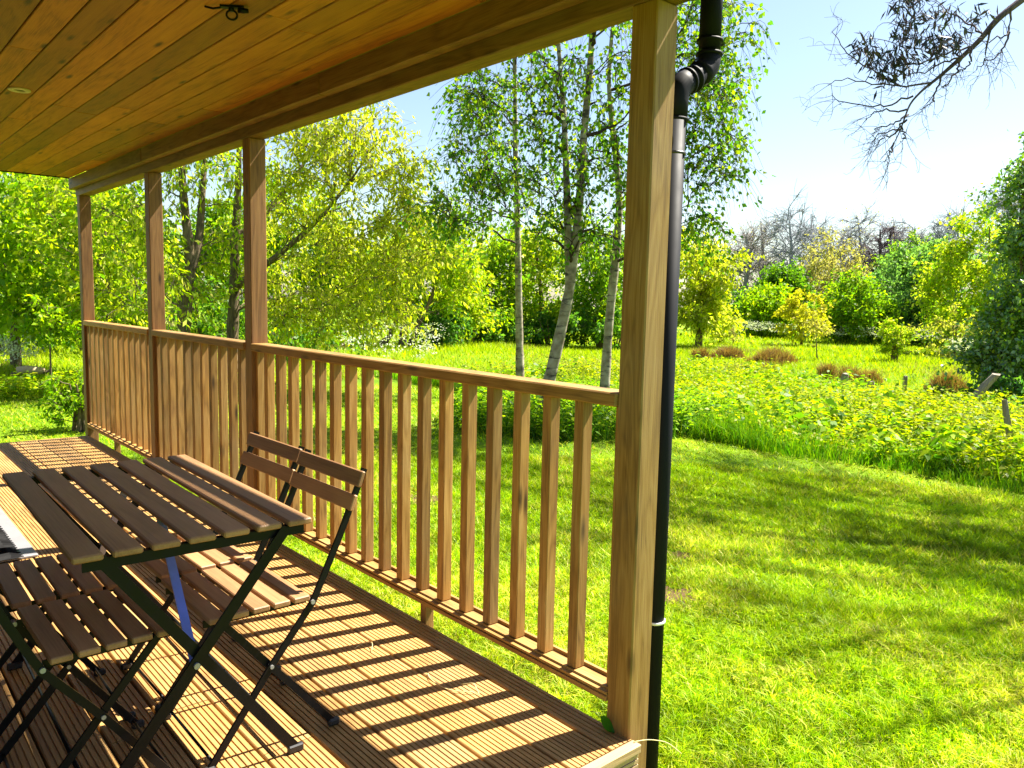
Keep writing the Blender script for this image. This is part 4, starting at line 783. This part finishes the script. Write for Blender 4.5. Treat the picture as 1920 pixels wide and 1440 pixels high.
# rough meadow
n = 130000; r = np.sqrt(RNG.uniform(9.5**2, 46**2, n)); r = r*RNG.uniform(0.55, 1, n); a = YAW+RNG.uniform(-0.66, 0.66, n); x = CAM[0]+r*np.sin(a); y = CAM[1]+r*np.cos(a)
k = ~is_lawn(x, y) & (r > 9.0) & ~((x < 12.5) & (x > edge_x(y)) & (y < 10)); x, y, r = x[k], y[k], r[k]; n = len(x)
tan = np.clip(vnoise(x, y, 0.9, 21)*1.1+0.9*np.exp(-(((x-10)/4.0)**2+((y-11)/3.5)**2))-0.15, 0, 0.8)
c = np.where((RNG.random(n) < tan)[:, None], palette(n, [(0.36, 0.30, 0.08), (0.30, 0.28, 0.05), (0.24, 0.20, 0.06)]), palette(n, [(0.34, 0.46, 0.002), (0.44, 0.53, 0.002), (0.50, 0.55, 0.003), (0.22, 0.36, 0.003)]))
grass('meadow_grass', 'rough sunlit meadow grass reaching to the trees', np.stack([x, y, hgt(x, y)], -1), RNG.uniform(0.08, 0.26, n)*(0.8+0.5*np.clip(vnoise(x, y, 0.8, 12), -0.5, 1)), RNG.uniform(0.006, 0.012, n)*np.clip(r/9, 1, 4.5), RNG.uniform(0.2, 1.1, n), c, r > 0)
# white umbels along the edge of the wood and by the willow
def umbels(name, label, x, y):
    n = len(x); h = RNG.uniform(0.4, 0.8, n); k = 14; C = np.stack([x, y, hgt(x, y)+h], -1)[:, None, :]+RNG.normal(size=(n, k, 3))*np.array([0.10, 0.10, 0.03]); C = C.reshape(-1, 3)
    D = unit(RNG.normal(size=C.shape)*np.array([1, 1, 0.25])); v, f, cl = leaves(C, D, np.full(len(C), 0.045), np.full(len(C), 0.04), palette(len(C), [(0.62, 0.62, 0.55), (0.75, 0.75, 0.68), (0.45, 0.5, 0.35)]), 0.1)
    o = link(name, np_mesh(name, v, f, cl), 'flower'); o['kind'] = 'stuff'; o['label'] = label
pts = [spot(RNG.uniform(640, 830), RNG.uniform(16, 23)) for _ in range(90)]+[spot(RNG.uniform(0, 70), RNG.uniform(17, 20)) for _ in range(40)]; pts = np.array(pts); umbels('cow_parsley', 'white cow parsley flowers below the wide yellow-green tree', pts[:, 0], pts[:, 1])
pts = np.array([spot(RNG.uniform(1380, 1760), RNG.uniform(36.5, 39)) for _ in range(260)]+[spot(RNG.uniform(1780, 1860), RNG.uniform(22, 26)) for _ in range(60)]); umbels('cow_parsley', 'pale band of cow parsley along the foot of the wood', pts[:, 0], pts[:, 1])

# ------------------------------------------------------------------ rush clumps, stakes, log
def rush(px, d, w, h, label, pal=((0.24, 0.12, 0.045), (0.32, 0.18, 0.07), (0.17, 0.10, 0.035), (0.27, 0.22, 0.06))):
    w *= 1.35; h *= 1.3; x0, y0 = spot(px, d); z0 = float(hgt(x0, y0)); n = int(900+700*w); a = RNG.uniform(0, 2*math.pi, n); r = np.sqrt(RNG.random(n))*w/2
    r = r*(1+0.25*np.sin(a*3+px)); P = np.stack([r*np.cos(a), r*np.sin(a)*0.7, np.zeros(n)], -1); v, f, c = blades(P, h*RNG.uniform(0.45, 1.15, n)*(1.05-0.75*np.clip(2*r/w, 0, 1)**2), RNG.uniform(0.008, 0.016, n)*max(1, d/16), RNG.uniform(0.2, 0.9, n), palette(n, pal))
    o = link('rush_clump', np_mesh('rush_clump', v, f, c), 'grass', None, (x0, y0, z0)); return tag(o, label, 'rushes', 'brown rush clumps in the meadow')
rush(1311, 23.0, 0.55, 0.32, 'small brown rush clump nearest the drainpipe'); rush(1363, 23.5, 0.95, 0.38, 'brown rush clump left of the widest one'); rush(1447, 22.0, 1.15, 0.45, 'widest reddish brown rush clump in the meadow')
rush(1380, 18.8, 0.95, 0.30, 'low brown rush clump just behind the nettles', ((0.26, 0.24, 0.06), (0.30, 0.22, 0.08))); rush(1439, 19.2, 0.36, 0.28, 'little dark rush clump below the widest one'); rush(1550, 19.4, 0.45, 0.32, 'small rush clump below the thin sapling')
rush(1590, 18.8, 0.55, 0.36, 'rush clump just behind the first broken stake'); rush(1630, 18.8, 0.50, 0.30, 'rush clump behind the second broken stake'); rush(1775, 18.2, 0.75, 0.42, 'rush clump behind the leaning grey stake'); rush(1770, 15.3, 0.9, 0.55, 'tan rush clump beside the leaning grey stake', ((0.30, 0.24, 0.10), (0.22, 0.19, 0.06)))
def stake(px, d, h, w, lean, label):
    x0, y0 = spot(px, d); z0 = float(hgt(x0, y0)); V = []; F = []; n = 7; L_ = 6
    for i in range(L_):
        u = i/(L_-1)
        for j in range(n):
            a = 2*math.pi*j/n; rr = w/2*(1-0.15*u)*(1+0.15*math.sin(j*2.3+i)); zz = h*u+(0.12*w*math.sin(3*a+px) if i == L_-1 else 0)-(0.1 if i == 0 else 0)
            V.append((rr*math.cos(a)+lean[0]*h*u, rr*math.sin(a)+lean[1]*h*u, zz))
    for i in range(L_-1):
        for j in range(n): F.append((i*n+j, i*n+(j+1) % n, (i+1)*n+(j+1) % n, (i+1)*n+j))
    F.append(tuple((L_-1)*n+j for j in range(n)))
    o = link('fence_stake', pymesh('fence_stake', V, F), 'grey_timber', None, (x0, y0, z0)); return tag(o, label, 'stake', 'old fence stakes')
stake(1582, 16.4, 0.42, 0.16, (0.1, 0.0), 'broken brown stake at the left end of the old fence line'); stake(1635, 16.0, 0.36, 0.14, (0, 0.05), 'broken stake second from the left in the old fence line'); stake(1697, 17.2, 0.40, 0.10, (0, 0), 'thin dark stake third from the left in the old fence line')
stake(1783, 13.6, 0.85, 0.16, (0.25, -0.62), 'leaning silver-grey stake beside the dark hollow'); stake(1912, 9.9, 0.62, 0.07, (-0.1, 0.18), 'short brown stake in the nettles at the right edge')
lg = thing('cut_log', 'pale cut log lying in the grass beyond the deck', 'log', (*spot(62, 18.0), 0)); lg.location.z = float(hgt(lg.location.x, lg.location.y))
tube('log_body', 'cut_wood', lg, [(-0.26, 0.05, 0.16), (-0.1, 0.02, 0.17), (0.08, 0, 0.15), (0.20, 0, 0.13)], [0.07, 0.085, 0.08, 0.06], 9); tube('log_branch', 'bark', lg, [(0.05, 0, 0.14), (0.22, -0.02, 0.11), (0.33, -0.04, 0.16)], [0.06, 0.04, 0.012], 7); tube('log_end', 'bark', lg, [(-0.28, 0.05, 0.10), (-0.34, 0.02, 0.0)], [0.08, 0.05], 7)
